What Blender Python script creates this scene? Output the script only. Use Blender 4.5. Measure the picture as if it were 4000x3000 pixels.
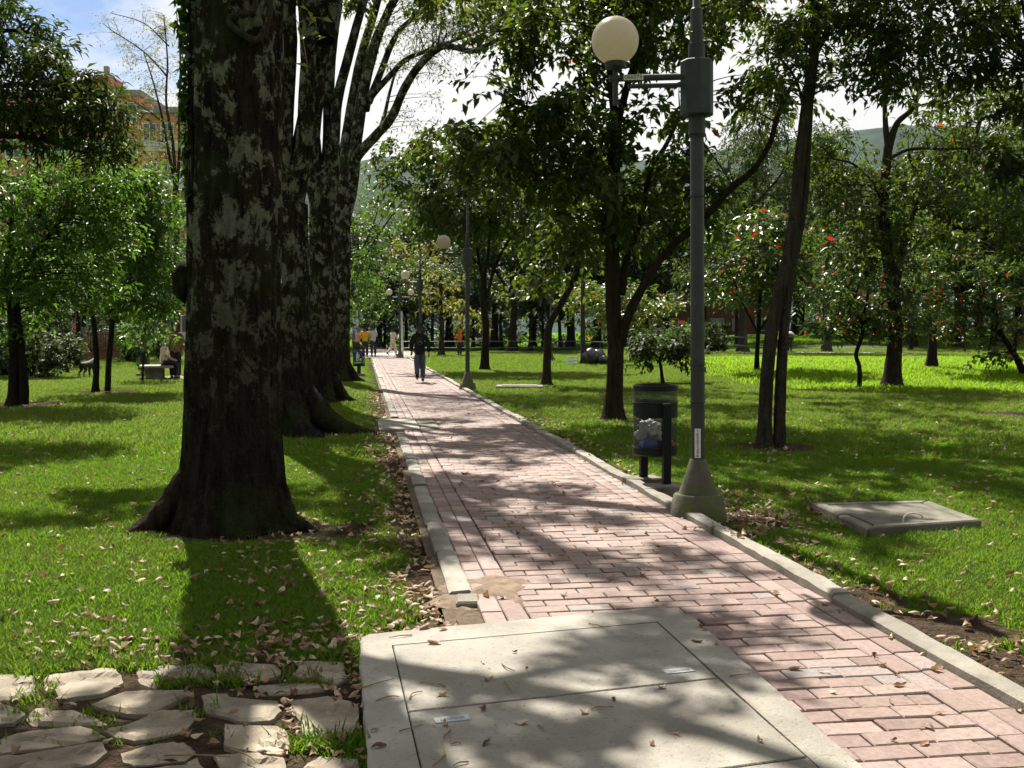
import bpy, bmesh, math, random
import numpy as np
from mathutils import Vector, Matrix

random.seed(7)
RNG = np.random.default_rng(7)
scene = bpy.context.scene
for o in list(bpy.data.objects):
    bpy.data.objects.remove(o)
COL = scene.collection
PI = math.pi

# ------------------------------------------------------------------ camera
F, CX, CY, HOR, CAMH = 4047.0, 2000.0, 1500.0, 1298.0, 1.5      # photo is 4000 x 3000
PITCH = math.atan((CY - HOR) / F)
cam_d = bpy.data.cameras.new('camera')
cam_d.sensor_width = 36.0
cam_d.lens = 36.0 * F / 4000.0
cam_d.clip_start = 0.1
cam_d.clip_end = 9000
cam = bpy.data.objects.new('camera', cam_d)
cam.location = (0, 0, CAMH)
cam.rotation_euler = (PI / 2 - PITCH, 0, 0)
COL.objects.link(cam)
scene.camera = cam

# ------------------------------------------------------------------ sun, sky, exposure
SUN_AZ, SUN_EL = math.radians(-17), math.radians(50)            # azimuth from +Y (view direction), left is negative
SUN_VEC = Vector((math.sin(SUN_AZ) * math.cos(SUN_EL), math.cos(SUN_AZ) * math.cos(SUN_EL), math.sin(SUN_EL)))
sd = bpy.data.lights.new('sun', 'SUN')
sd.energy = 5.0
sd.angle = math.radians(0.55)
sd.color = (1.0, 0.95, 0.86)
sun = bpy.data.objects.new('sun', sd)
sun.rotation_euler = SUN_VEC.to_track_quat('Z', 'Y').to_euler()
sun.location = (0, 0, 60)
COL.objects.link(sun)

world = bpy.data.worlds.new('World')
scene.world = world
world.use_nodes = True
nt = world.node_tree
nt.nodes.clear()
w_out = nt.nodes.new('ShaderNodeOutputWorld')
w_mix = nt.nodes.new('ShaderNodeMixShader')
bg1 = nt.nodes.new('ShaderNodeBackground')
bg2 = nt.nodes.new('ShaderNodeBackground')
sky = nt.nodes.new('ShaderNodeTexSky')
sky.sky_type = 'NISHITA'
sky.sun_disc = False
sky.sun_elevation = SUN_EL
sky.sun_rotation = SUN_AZ % (2 * PI)
sky.altitude = 2600
bg1.inputs[1].default_value = 0.052
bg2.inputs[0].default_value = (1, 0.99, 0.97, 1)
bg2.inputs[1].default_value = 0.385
tc = nt.nodes.new('ShaderNodeTexCoord')
nz = nt.nodes.new('ShaderNodeTexNoise')
nz.inputs['Scale'].default_value = 1.7
nz.inputs['Detail'].default_value = 9
nz.inputs['Roughness'].default_value = 0.55
mp = nt.nodes.new('ShaderNodeMapping')
mp.inputs['Location'].default_value = (3.1, 0.4, 1.2)
mp.inputs['Scale'].default_value = (1, 1, 2.0)
rp = nt.nodes.new('ShaderNodeValToRGB')
rp.color_ramp.elements[0].position = 0.41
rp.color_ramp.elements[1].position = 0.48
nt.links.new(tc.outputs['Generated'], mp.inputs[0])
nt.links.new(mp.outputs[0], nz.inputs['Vector'])
nt.links.new(nz.outputs['Fac'], rp.inputs[0])
nt.links.new(rp.outputs[0], w_mix.inputs[0])
nt.links.new(sky.outputs[0], bg1.inputs[0])
nt.links.new(bg1.outputs[0], w_mix.inputs[1])
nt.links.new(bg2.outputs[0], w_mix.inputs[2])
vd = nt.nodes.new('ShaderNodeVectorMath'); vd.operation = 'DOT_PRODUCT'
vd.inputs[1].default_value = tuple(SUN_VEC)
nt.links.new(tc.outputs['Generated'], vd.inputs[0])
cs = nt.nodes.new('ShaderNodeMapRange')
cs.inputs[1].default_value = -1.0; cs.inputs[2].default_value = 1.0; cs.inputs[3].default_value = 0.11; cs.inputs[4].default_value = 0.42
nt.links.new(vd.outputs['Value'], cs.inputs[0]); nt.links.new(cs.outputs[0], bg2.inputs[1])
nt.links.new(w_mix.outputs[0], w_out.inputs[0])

scene.view_settings.view_transform = 'Standard'
scene.view_settings.look = 'None'
scene.view_settings.exposure = 1.36
scene.view_settings.gamma = 1
scene.view_settings.use_curve_mapping = False
scene.cycles.max_bounces = 6
scene.cycles.diffuse_bounces = 3
scene.cycles.glossy_bounces = 2
scene.cycles.transmission_bounces = 4
scene.cycles.transparent_max_bounces = 8
scene.cycles.sample_clamp_indirect = 6

# ------------------------------------------------------------------ terrain
def sstep(a, b, x):
    t = np.clip((x - a) / (b - a), 0, 1)
    return t * t * (3 - 2 * t)

def terrain(x, y):
    x = np.asarray(x, float); y = np.asarray(y, float)
    bank = 0.38 * sstep(27, 40, y + 0.25 * (x - 10)) * sstep(3.5, 9, x)
    rise = 0.9 * sstep(66, 90, y) * sstep(14, 22, x)
    return bank + rise

CP, SP = math.cos(PITCH), math.sin(PITCH)
def ray(x, y):
    u, v = (x - CX) / F, (CY - y) / F
    return np.array((u, CP + v * SP, -SP + v * CP))
def P(x, y, Y):
    """the point seen at photo pixel x, y at distance Y ahead of the camera"""
    d = ray(x, y)
    return np.array((0, 0, CAMH)) + d * (Y / d[1])
def G(x, y, z=None):
    """the point of the ground seen at photo pixel x, y"""
    d = ray(x, y)
    h = 0.0 if z is None else z
    for _ in range(12):
        t = (h - CAMH) / d[2]
        p = np.array((0, 0, CAMH)) + d * t
        if z is not None:
            break
        h = 0.5 * h + 0.5 * float(terrain(p[0], p[1]))
    return p
PXM = lambda Y: Y / F            # metres per photo pixel at distance Y

# path frame: direction, right normal
PD = np.array((-0.1421, 0.9899)); PN = np.array((0.9899, 0.1421))
S_KL0, S_KL1, S_KR0, S_KR1 = 0.47, 0.60, 2.51, 2.63
def path_xy(s, t):
    return PN * s + PD * t

# ------------------------------------------------------------------ numpy value noise
def _hash(ix, iy, iz):
    n = (ix.astype(np.int64) * 374761393 + iy.astype(np.int64) * 668265263 + iz.astype(np.int64) * 1274126177) & 0xffffffff
    n = ((n ^ (n >> 13)) * 1274126177) & 0xffffffff
    n = (n ^ (n >> 16)) & 0xffff
    return n / 65535.0
def vnoise(p):
    p = np.asarray(p, float)
    i = np.floor(p); f = p - i; f = f * f * (3 - 2 * f)
    i = i.astype(np.int64)
    r = 0
    for dx in (0, 1):
        for dy in (0, 1):
            for dz in (0, 1):
                w = (f[:, 0] if dx else 1 - f[:, 0]) * (f[:, 1] if dy else 1 - f[:, 1]) * (f[:, 2] if dz else 1 - f[:, 2])
                r = r + w * _hash(i[:, 0] + dx, i[:, 1] + dy, i[:, 2] + dz)
    return r
def fnoise(p, oct=4):
    p = np.asarray(p, float); a, s, r = 1.0, 0, 0
    for k in range(oct):
        r = r + a * (vnoise(p * 2 ** k + 17.3 * k) - 0.5); s += a; a *= 0.5
    return r / s * 2

# ------------------------------------------------------------------ materials
MATS = {}
def new_mat(name):
    m = bpy.data.materials.new(name); m.use_nodes = True
    n = m.node_tree
    b = n.nodes['Principled BSDF']
    MATS[name] = m
    return m, n, b
def ramp(n, stops, fac=None):
    r = n.nodes.new('ShaderNodeValToRGB')
    els = r.color_ramp.elements
    els[0].position, els[0].color = stops[0][0], (*stops[0][1], 1)
    els[1].position, els[1].color = stops[-1][0], (*stops[-1][1], 1)
    for p, c in stops[1:-1]:
        e = els.new(p); e.color = (*c, 1)
    if fac is not None:
        n.links.new(fac, r.inputs[0])
    return r
def noise(n, scale, detail=4, rough=0.55, vec=None, dist=0):
    t = n.nodes.new('ShaderNodeTexNoise')
    t.inputs['Scale'].default_value = scale
    t.inputs['Detail'].default_value = detail
    t.inputs['Roughness'].default_value = rough
    t.inputs['Distortion'].default_value = dist
    if vec is not None:
        n.links.new(vec, t.inputs['Vector'])
    return t
def coords(n, kind='Object', scale=None):
    t = n.nodes.new('ShaderNodeTexCoord')
    if scale is None:
        return t.outputs[kind]
    m = n.nodes.new('ShaderNodeMapping'); m.inputs['Scale'].default_value = scale
    n.links.new(t.outputs[kind], m.inputs[0])
    return m.outputs[0]
def mixc(n, fac, a, b, mode='MIX'):
    m = n.nodes.new('ShaderNodeMix'); m.data_type = 'RGBA'; m.blend_type = mode
    if isinstance(fac, (int, float)): m.inputs[0].default_value = fac
    else: n.links.new(fac, m.inputs[0])
    for k, v in ((6, a), (7, b)):
        if isinstance(v, tuple): m.inputs[k].default_value = (*v[:3], 1)
        else: n.links.new(v, m.inputs[k])
    return m.outputs[2]
def bump(n, b, height, strength=0.5, dist=0.02):
    u = n.nodes.new('ShaderNodeBump')
    u.inputs['Strength'].default_value = strength; u.inputs['Distance'].default_value = dist
    n.links.new(height, u.inputs['Height']); n.links.new(u.outputs[0], b.inputs['Normal'])
def plain(name, col, rough=0.6, metal=0.0, var=0.25, scale=12, spec=0.4):
    """painted or worn surface: base colour broken up by noise, slight relief"""
    m, n, b = new_mat(name)
    t = noise(n, scale, 5, 0.6, coords(n))
    d = tuple(c * (1 - var) for c in col); l = tuple(min(1, c * (1 + var)) for c in col)
    r = ramp(n, [(0.3, d), (0.7, l)], t.outputs['Fac'])
    n.links.new(r.outputs[0], b.inputs['Base Color'])
    b.inputs['Roughness'].default_value = rough; b.inputs['Metallic'].default_value = metal
    b.inputs['Specular IOR Level'].default_value = spec
    bump(n, b, t.outputs['Fac'], 0.15, 0.01)
    return m

def leaf_mat(name, stops, rough=0.4, transl=0.35, spec=0.5, tcol=(0.16, 0.26, 0.02), patch=None):
    m, n, b = new_mat(name)
    at = n.nodes.new('ShaderNodeAttribute'); at.attribute_name = 'r'
    r = ramp(n, stops, at.outputs['Fac'])
    base = r.outputs[0]
    if patch:
        geo = n.nodes.new('ShaderNodeNewGeometry')
        pn_ = noise(n, 0.9, 5, 0.65, geo.outputs['Position'])
        pr_ = ramp(n, [(0.48, (0, 0, 0)), (0.68, (0.75, 0.75, 0.75))], pn_.outputs['Fac'])
        base = mixc(n, pr_.outputs[0], base, patch)
    n.links.new(base, b.inputs['Base Color'])
    b.inputs['Roughness'].default_value = rough
    b.inputs['Specular IOR Level'].default_value = spec
    tr = n.nodes.new('ShaderNodeBsdfTranslucent')
    lt = n.nodes.new('ShaderNodeMath'); lt.operation = 'LESS_THAN'; lt.inputs[1].default_value = 0.93
    n.links.new(at.outputs['Fac'], lt.inputs[0])
    hf = n.nodes.new('ShaderNodeMath'); hf.operation = 'MULTIPLY'; hf.inputs[1].default_value = 0.55
    n.links.new(lt.outputs[0], hf.inputs[0])
    c = mixc(n, hf.outputs[0], base, tcol)
    n.links.new(c, tr.inputs['Color'])
    mx = n.nodes.new('ShaderNodeMixShader'); mx.inputs[0].default_value = transl
    n.links.new(b.outputs[0], mx.inputs[1]); n.links.new(tr.outputs[0], mx.inputs[2])
    n.links.new(mx.outputs[0], n.nodes['Material Output'].inputs['Surface'])
    return m
ORG = (0.45, 0.10, 0.015)
leaf_mat('leaf_broad', [(0, (0.010, 0.022, 0.006)), (0.55, (0.020, 0.042, 0.008)), (0.92, (0.048, 0.075, 0.010)), (0.94, ORG), (1, (0.30, 0.12, 0.02))], 0.48, 0.38, 0.28, (0.17, 0.26, 0.015))
leaf_mat('leaf_bright', [(0, (0.018, 0.045, 0.007)), (0.6, (0.042, 0.092, 0.012)), (1, (0.085, 0.15, 0.018)), ], 0.45, 0.45, 0.32, (0.16, 0.32, 0.016))
leaf_mat('leaf_flower', [(0, (0.012, 0.032, 0.006)), (0.6, (0.028, 0.065, 0.009)), (0.92, (0.06, 0.10, 0.012)), (0.94, (0.28, 0.08, 0.015)), (0.955, (0.60, 0.02, 0.008)), (1, (0.70, 0.012, 0.010))], 0.38, 0.34, 0.45)
leaf_mat('leaf_orange_tip', [(0, (0.03, 0.06, 0.01)), (0.6, (0.07, 0.11, 0.016)), (0.78, (0.16, 0.16, 0.03)), (0.92, (0.30, 0.15, 0.04)), (1, (0.5, 0.10, 0.03))], 0.38, 0.4)
leaf_mat('leaf_ash', [(0, (0.022, 0.042, 0.009)), (0.7, (0.05, 0.08, 0.015)), (1, (0.11, 0.125, 0.025))], 0.5, 0.42, 0.3, (0.26, 0.30, 0.03))
leaf_mat('leaf_yellow', [(0, (0.035, 0.055, 0.009)), (0.6, (0.075, 0.10, 0.016)), (1, (0.18, 0.165, 0.025))], 0.55, 0.42, 0.2, (0.36, 0.34, 0.04))
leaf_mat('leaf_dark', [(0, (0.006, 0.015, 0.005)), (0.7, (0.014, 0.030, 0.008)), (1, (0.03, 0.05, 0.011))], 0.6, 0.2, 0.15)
leaf_mat('leaf_far', [(0, (0.010, 0.021, 0.006)), (0.6, (0.022, 0.040, 0.009)), (1, (0.048, 0.068, 0.015))], 0.55, 0.25, 0.15)
leaf_mat('leaf_fresh', [(0, (0.16, 0.24, 0.02)), (1, (0.34, 0.36, 0.03))], 0.4, 0.5, 0.4, (0.5, 0.5, 0.04))
leaf_mat('grass_blade', [(0, (0.028, 0.075, 0.006)), (0.6, (0.058, 0.138, 0.010)), (0.88, (0.115, 0.195, 0.018)), (1, (0.24, 0.19, 0.07))], 0.65, 0.45, 0.06, (0.25, 0.43, 0.016), (0.12, 0.13, 0.026))
for nm, st in (('dry_leaf_tan', [(0, (0.22, 0.13, 0.075)), (1, (0.36, 0.245, 0.15))]),
               ('dry_leaf_brown', [(0, (0.085, 0.045, 0.025)), (1, (0.19, 0.10, 0.055))]),
               ('dry_leaf_pale', [(0, (0.42, 0.32, 0.21)), (1, (0.55, 0.44, 0.30))])):
    leaf_mat(nm, st, 0.6, 0.2, 0.3, (0.4, 0.22, 0.08))

def bark_mat(name, dark, light, lichen=None, moss=0.0, lich_amt=0.5, vscale=1.0):
    m, n, b = new_mat(name)
    co = coords(n, 'Object', (9, 9, 1.6))
    t = noise(n, 2.2 * vscale, 8, 0.65, co, 0.6)
    r = ramp(n, [(0.32, dark), (0.68, light)], t.outputs['Fac'])
    col = r.outputs[0]
    fine = noise(n, 24, 4, 0.6, coords(n))
    if moss:
        t2 = noise(n, 1.3, 5, 0.6, coords(n))
        rr = ramp(n, [(0.52, (0, 0, 0)), (0.68, (1, 1, 1))], t2.outputs['Fac'])
        mm = n.nodes.new('ShaderNodeMath'); mm.operation = 'MULTIPLY'; mm.inputs[1].default_value = moss
        n.links.new(rr.outputs[0], mm.inputs[0])
        col = mixc(n, mm.outputs[0], col, (0.035, 0.06, 0.012))
    if lichen:
        co2 = coords(n, 'Object', (1.0, 1.0, 0.75))
        l1 = noise(n, 5.6, 10, 0.76, co2, 0.25)
        rr = ramp(n, [(lich_amt, (0, 0, 0)), (lich_amt + 0.045, (1, 1, 1))], l1.outputs['Fac'])
        # less lichen near the foot of the trunk, where the bark stays damp and mossy
        sx = n.nodes.new('ShaderNodeSeparateXYZ'); n.links.new(coords(n), sx.inputs[0])
        hr = n.nodes.new('ShaderNodeMapRange'); hr.inputs[1].default_value = 0.5; hr.inputs[2].default_value = 2.6
        n.links.new(sx.outputs[2], hr.inputs[0])
        mu = n.nodes.new('ShaderNodeMath'); mu.operation = 'MULTIPLY'
        n.links.new(rr.outputs[0], mu.inputs[0]); n.links.new(hr.outputs[0], mu.inputs[1])
        lc = ramp(n, [(0.3, tuple(c * 0.6 for c in lichen)), (0.7, lichen)], fine.outputs['Fac'])
        col = mixc(n, mu.outputs[0], col, lc.outputs[0])
    n.links.new(col, b.inputs['Base Color'])
    b.inputs['Roughness'].default_value = 0.95
    b.inputs['Specular IOR Level'].default_value = 0.04
    ad = n.nodes.new('ShaderNodeMath'); ad.operation = 'ADD'
    n.links.new(t.outputs['Fac'], ad.inputs[0]); n.links.new(fine.outputs['Fac'], ad.inputs[1])
    bump(n, b, ad.outputs[0], 1.0, 0.05)
    return m
bark_mat('bark_lichen', (0.006, 0.005, 0.004), (0.034, 0.027, 0.020), (0.20, 0.20, 0.16), 0.5, 0.512)
bark_mat('bark_grey', (0.022, 0.018, 0.014), (0.07, 0.058, 0.048), (0.15, 0.145, 0.12), 0.4, 0.60)
bark_mat('bark_brown', (0.016, 0.011, 0.008), (0.05, 0.037, 0.026), None, 0.25)
bark_mat('bark_dark', (0.009, 0.007, 0.005), (0.028, 0.022, 0.016), None, 0.2)

def soil_ground():
    m, n, b = new_mat('lawn_ground')
    co = coords(n)
    at = n.nodes.new('ShaderNodeAttribute'); at.attribute_name = 'dirt'
    g1 = noise(n, 0.55, 6, 0.6, co); g2 = noise(n, 14, 5, 0.65, co); g3 = noise(n, 60, 3, 0.6, co)
    gc = ramp(n, [(0.3, (0.04, 0.09, 0.005)), (0.55, (0.085, 0.185, 0.008)), (0.75, (0.14, 0.245, 0.014))], g2.outputs['Fac'])
    gc2 = mixc(n, g1.outputs['Fac'], gc.outputs[0], (0.068, 0.14, 0.008))
    ds = ramp(n, [(0.3, (0.035, 0.025, 0.017)), (0.7, (0.10, 0.075, 0.052))], g2.outputs['Fac'])
    fa = n.nodes.new('ShaderNodeMath'); fa.operation = 'ADD'
    n.links.new(at.outputs['Fac'], fa.inputs[0])
    sb = n.nodes.new('ShaderNodeMath'); sb.operation = 'MULTIPLY_ADD'; sb.inputs[1].default_value = 1.1; sb.inputs[2].default_value = -0.55
    n.links.new(g2.outputs['Fac'], sb.inputs[0]); n.links.new(sb.outputs[0], fa.inputs[1])
    fr = ramp(n, [(0.35, (0, 0, 0)), (0.6, (1, 1, 1))], fa.outputs[0])
    col = mixc(n, fr.outputs[0], gc2, ds.outputs[0])
    n.links.new(col, b.inputs['Base Color'])
    b.inputs['Roughness'].default_value = 1.0; b.inputs['Specular IOR Level'].default_value = 0.0
    ad = n.nodes.new('ShaderNodeMath'); ad.operation = 'ADD'
    n.links.new(g2.outputs['Fac'], ad.inputs[0]); n.links.new(g3.outputs['Fac'], ad.inputs[1])
    bump(n, b, ad.outputs[0], 0.9, 0.05)
soil_ground()

def stone_mat(name, dark, light, speck=0.3, scale=5, rough=0.8):
    m, n, b = new_mat(name)
    oi = n.nodes.new('ShaderNodeObjectInfo')
    co = coords(n)
    t1 = noise(n, scale, 6, 0.6, co); t2 = noise(n, scale * 18, 3, 0.7, co); t3 = noise(n, scale * 0.35, 4, 0.6, co, 0.4)
    c = ramp(n, [(0.3, dark), (0.7, light)], t1.outputs['Fac'])
    st = ramp(n, [(0.32, (0.50, 0.47, 0.42)), (0.5, (0.85, 0.83, 0.8)), (0.62, (1, 1, 1))], t3.outputs['Fac'])
    c2 = mixc(n, 0.75, c.outputs[0], st.outputs[0], 'MULTIPLY')
    sp = ramp(n, [(0.30, (0.35, 0.33, 0.3)), (0.42, (1, 1, 1))], t2.outputs['Fac'])
    c3 = mixc(n, speck, c2, sp.outputs[0], 'MULTIPLY')
    hv = n.nodes.new('ShaderNodeHueSaturation')
    mr = n.nodes.new('ShaderNodeMapRange'); mr.inputs[3].default_value = 0.82; mr.inputs[4].default_value = 1.16
    n.links.new(oi.outputs['Random'], mr.inputs[0]); n.links.new(mr.outputs[0], hv.inputs['Value'])
    n.links.new(c3, hv.inputs['Color'])
    n.links.new(hv.outputs[0], b.inputs['Base Color'])
    b.inputs['Roughness'].default_value = rough; b.inputs['Specular IOR Level'].default_value = 0.25
    ad = n.nodes.new('ShaderNodeMath'); ad.operation = 'ADD'
    n.links.new(t1.outputs['Fac'], ad.inputs[0]); n.links.new(t2.outputs['Fac'], ad.inputs[1])
    bump(n, b, ad.outputs[0], 0.45, 0.012)
stone_mat('concrete', (0.21, 0.195, 0.164), (0.33, 0.31, 0.265), 0.65, 3)
stone_mat('concrete_old', (0.115, 0.107, 0.08), (0.23, 0.212, 0.165), 0.65, 5)
stone_mat('flagstone', (0.20, 0.165, 0.12), (0.39, 0.335, 0.255), 0.75, 7)
stone_mat('kerb_concrete', (0.19, 0.175, 0.145), (0.30, 0.28, 0.235), 0.5, 5)
stone_mat('pale_paving', (0.42, 0.38, 0.33), (0.55, 0.51, 0.45), 0.4, 2)

def mossy():
    m, n, b = new_mat('mossy_concrete')
    co = coords(n)
    t1 = noise(n, 6, 7, 0.65, co); t2 = noise(n, 3.5, 5, 0.6, co, 0.5); t3 = noise(n, 70, 3, 0.6, co)
    c = ramp(n, [(0.3, (0.045, 0.04, 0.03)), (0.7, (0.125, 0.113, 0.086))], t1.outputs['Fac'])
    k = ramp(n, [(0.42, (0, 0, 0)), (0.55, (0.9, 0.9, 0.9))], t2.outputs['Fac'])
    c2 = mixc(n, k.outputs[0], c.outputs[0], (0.075, 0.10, 0.012))
    n.links.new(c2, b.inputs['Base Color']); b.inputs['Roughness'].default_value = 0.9
    bump(n, b, t3.outputs['Fac'], 0.5, 0.01)
mossy()

def brick_mat():
    m, n, b = new_mat('paving_brick')
    oi = n.nodes.new('ShaderNodeObjectInfo')
    at = n.nodes.new('ShaderNodeAttribute'); at.attribute_name = 'r'
    ad = n.nodes.new('ShaderNodeMath'); ad.operation = 'ADD'; n.links.new(oi.outputs['Random'], ad.inputs[0]); n.links.new(at.outputs['Fac'], ad.inputs[1])
    fr = n.nodes.new('ShaderNodeMath'); fr.operation = 'FRACT'; n.links.new(ad.outputs[0], fr.inputs[0])
    c = ramp(n, [(0, (0.165, 0.108, 0.090)), (0.5, (0.22, 0.150, 0.127)), (0.93, (0.27, 0.195, 0.168)), (0.96, (0.21, 0.18, 0.165)), (1, (0.19, 0.17, 0.16))], fr.outputs[0])
    geo = n.nodes.new('ShaderNodeNewGeometry')
    t1 = noise(n, 1.3, 5, 0.6, geo.outputs['Position']); t2 = noise(n, 40, 4, 0.65, geo.outputs['Position'])
    dust = mixc(n, ramp(n, [(0.4, (0, 0, 0)), (0.75, (0.55, 0.55, 0.55))], t1.outputs['Fac']).outputs[0], c.outputs[0], (0.29, 0.23, 0.19))
    sp = ramp(n, [(0.3, (0.7, 0.7, 0.7)), (0.6, (1.05, 1.05, 1.05))], t2.outputs['Fac'])
    n.links.new(mixc(n, 1.0, dust, sp.outputs[0], 'MULTIPLY'), b.inputs['Base Color'])
    b.inputs['Roughness'].default_value = 0.75; b.inputs['Specular IOR Level'].default_value = 0.3
    bump(n, b, t2.outputs['Fac'], 0.35, 0.006)
brick_mat()
plain('joint_sand', (0.10, 0.075, 0.05), 0.95, 0, 0.4, 30, 0.1)
plain('dirt', (0.17, 0.125, 0.09), 0.95, 0, 0.4, 14, 0.1)
plain('pole_grey', (0.036, 0.040, 0.040), 0.5, 0.0, 0.25, 9, 0.3)
plain('bin_green', (0.007, 0.010, 0.009), 0.5, 0.0, 0.3, 10, 0.2)
plain('steel_black', (0.006, 0.007, 0.007), 0.5, 0.0, 0.3, 10, 0.2)
plain('white_label', (0.62, 0.61, 0.56), 0.6, 0, 0.1, 20)
plain('ink', (0.02, 0.02, 0.025), 0.7, 0, 0.2, 20)
plain('plate_metal', (0.42, 0.43, 0.43), 0.5, 0.2, 0.2, 30)
plain('skin', (0.32, 0.17, 0.11), 0.55, 0, 0.08, 8)
plain('hair_black', (0.012, 0.010, 0.009), 0.5, 0, 0.3, 20)
plain('hair_grey', (0.25, 0.22, 0.19), 0.6, 0, 0.3, 20)
plain('cloth_black', (0.010, 0.011, 0.014), 0.85, 0, 0.3, 10, 0.15)
plain('cloth_denim', (0.055, 0.075, 0.11), 0.85, 0, 0.3, 14, 0.15)
plain('cloth_darkgrey', (0.03, 0.03, 0.035), 0.85, 0, 0.2, 14, 0.15)
plain('cloth_yellow', (0.55, 0.30, 0.02), 0.8, 0, 0.12, 10, 0.15)
plain('cloth_grey', (0.38, 0.38, 0.38), 0.85, 0, 0.12, 10, 0.15)
plain('cloth_cream', (0.62, 0.50, 0.42), 0.85, 0, 0.1, 10, 0.15)
plain('cloth_white', (0.68, 0.64, 0.62), 0.85, 0, 0.08, 10, 0.15)
plain('cloth_orange', (0.60, 0.13, 0.03), 0.8, 0, 0.12, 10, 0.15)
plain('cloth_pink', (0.60, 0.20, 0.16), 0.8, 0, 0.12, 10, 0.15)
plain('cloth_brown', (0.11, 0.065, 0.03), 0.85, 0, 0.2, 10, 0.15)
plain('cloth_blue', (0.10, 0.13, 0.25), 0.85, 0, 0.2, 10, 0.15)
plain('leather_black', (0.012, 0.011, 0.010), 0.4, 0, 0.3, 10)
plain('paper', (0.75, 0.74, 0.70), 0.7, 0, 0.05, 20)
plain('print_grey', (0.07, 0.08, 0.085), 0.8, 0, 0.2, 20)
plain('rail_green', (0.012, 0.03, 0.022), 0.3, 0.0, 0.3, 6, 0.6)
plain('post_white', (0.50, 0.47, 0.42), 0.6, 0, 0.3, 5)
plain('sign_white', (0.45, 0.45, 0.46), 0.5, 0, 0.1, 4)
plain('sign_orange', (0.65, 0.12, 0.02), 0.5, 0, 0.1, 4)
plain('sign_blue', (0.012, 0.035, 0.11), 0.5, 0, 0.15, 6)
plain('bag_black', (0.008, 0.009, 0.010), 0.28, 0, 0.3, 6, 0.6)
plain('bag_white', (0.62, 0.62, 0.60), 0.4, 0, 0.12, 8)
plain('wrap_blue', (0.07, 0.11, 0.35), 0.35, 0, 0.4, 12)
plain('wrap_orange', (0.6, 0.13, 0.03), 0.4, 0, 0.3, 12)
plain('facade_brick', (0.44, 0.18, 0.12), 0.85, 0, 0.15, 1.2, 0.15)
plain('facade_dark_brick', (0.20, 0.085, 0.06), 0.85, 0, 0.2, 1.5, 0.15)
plain('facade_white', (0.52, 0.53, 0.55), 0.8, 0, 0.08, 1, 0.15)
plain('facade_yellow', (0.5, 0.33, 0.10), 0.8, 0, 0.08, 1, 0.15)
plain('roof_grey', (0.22, 0.21, 0.20), 0.8, 0, 0.15, 1, 0.15)
plain('fence_brown', (0.09, 0.05, 0.028), 0.7, 0, 0.25, 6)
plain('car_white', (0.70, 0.71, 0.72), 0.3, 0, 0.03, 2, 0.5)
plain('car_grey', (0.18, 0.20, 0.23), 0.3, 0.2, 0.05, 2, 0.5)
plain('tyre', (0.015, 0.015, 0.015), 0.85, 0, 0.2, 10)
plain('dog_black', (0.018, 0.016, 0.015), 0.75, 0, 0.3, 15)
plain('dog_tan', (0.42, 0.30, 0.20), 0.8, 0, 0.2, 15)
plain('twig_wood', (0.22, 0.15, 0.07), 0.8, 0, 0.35, 25)
plain('hill_forest', (0.022, 0.040, 0.030), 0.95, 0, 0.6, 0.02, 0.05)  # forest green with the blue of distant haze put into the colour
plain('asphalt', (0.055, 0.055, 0.057), 0.9, 0, 0.25, 6, 0.2)
m, n, b = new_mat('window_glass')
b.inputs['Base Color'].default_value = (0.05, 0.07, 0.09, 1); b.inputs['Roughness'].default_value = 0.08
m, n, b = new_mat('lamp_globe')
t = noise(n, 22, 4, 0.6, coords(n)); sx = n.nodes.new('ShaderNodeSeparateXYZ'); n.links.new(coords(n), sx.inputs[0])
c = ramp(n, [(0.3, (0.44, 0.395, 0.32)), (0.7, (0.54, 0.49, 0.405))], t.outputs['Fac'])
n.links.new(c.outputs[0], b.inputs['Base Color']); b.inputs['Roughness'].default_value = 0.25
tr = n.nodes.new('ShaderNodeBsdfTranslucent'); tr.inputs[0].default_value = (0.60, 0.545, 0.44, 1)
mx = n.nodes.new('ShaderNodeMixShader'); mx.inputs[0].default_value = 0.5
n.links.new(b.outputs[0], mx.inputs[1]); n.links.new(tr.outputs[0], mx.inputs[2]); n.links.new(mx.outputs[0], n.nodes['Material Output'].inputs[0])
# fine wire screen of the litter bins: open holes between dark wires
m, n, b = new_mat('wire_screen')
b.inputs['Base Color'].default_value = (0.02, 0.024, 0.022, 1); b.inputs['Roughness'].default_value = 0.4
tp = n.nodes.new('ShaderNodeBsdfTransparent'); mx = n.nodes.new('ShaderNodeMixShader'); mx.inputs[0].default_value = 0.46
n.links.new(b.outputs[0], mx.inputs[1]); n.links.new(tp.outputs[0], mx.inputs[2]); n.links.new(mx.outputs[0], n.nodes['Material Output'].inputs[0])

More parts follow.
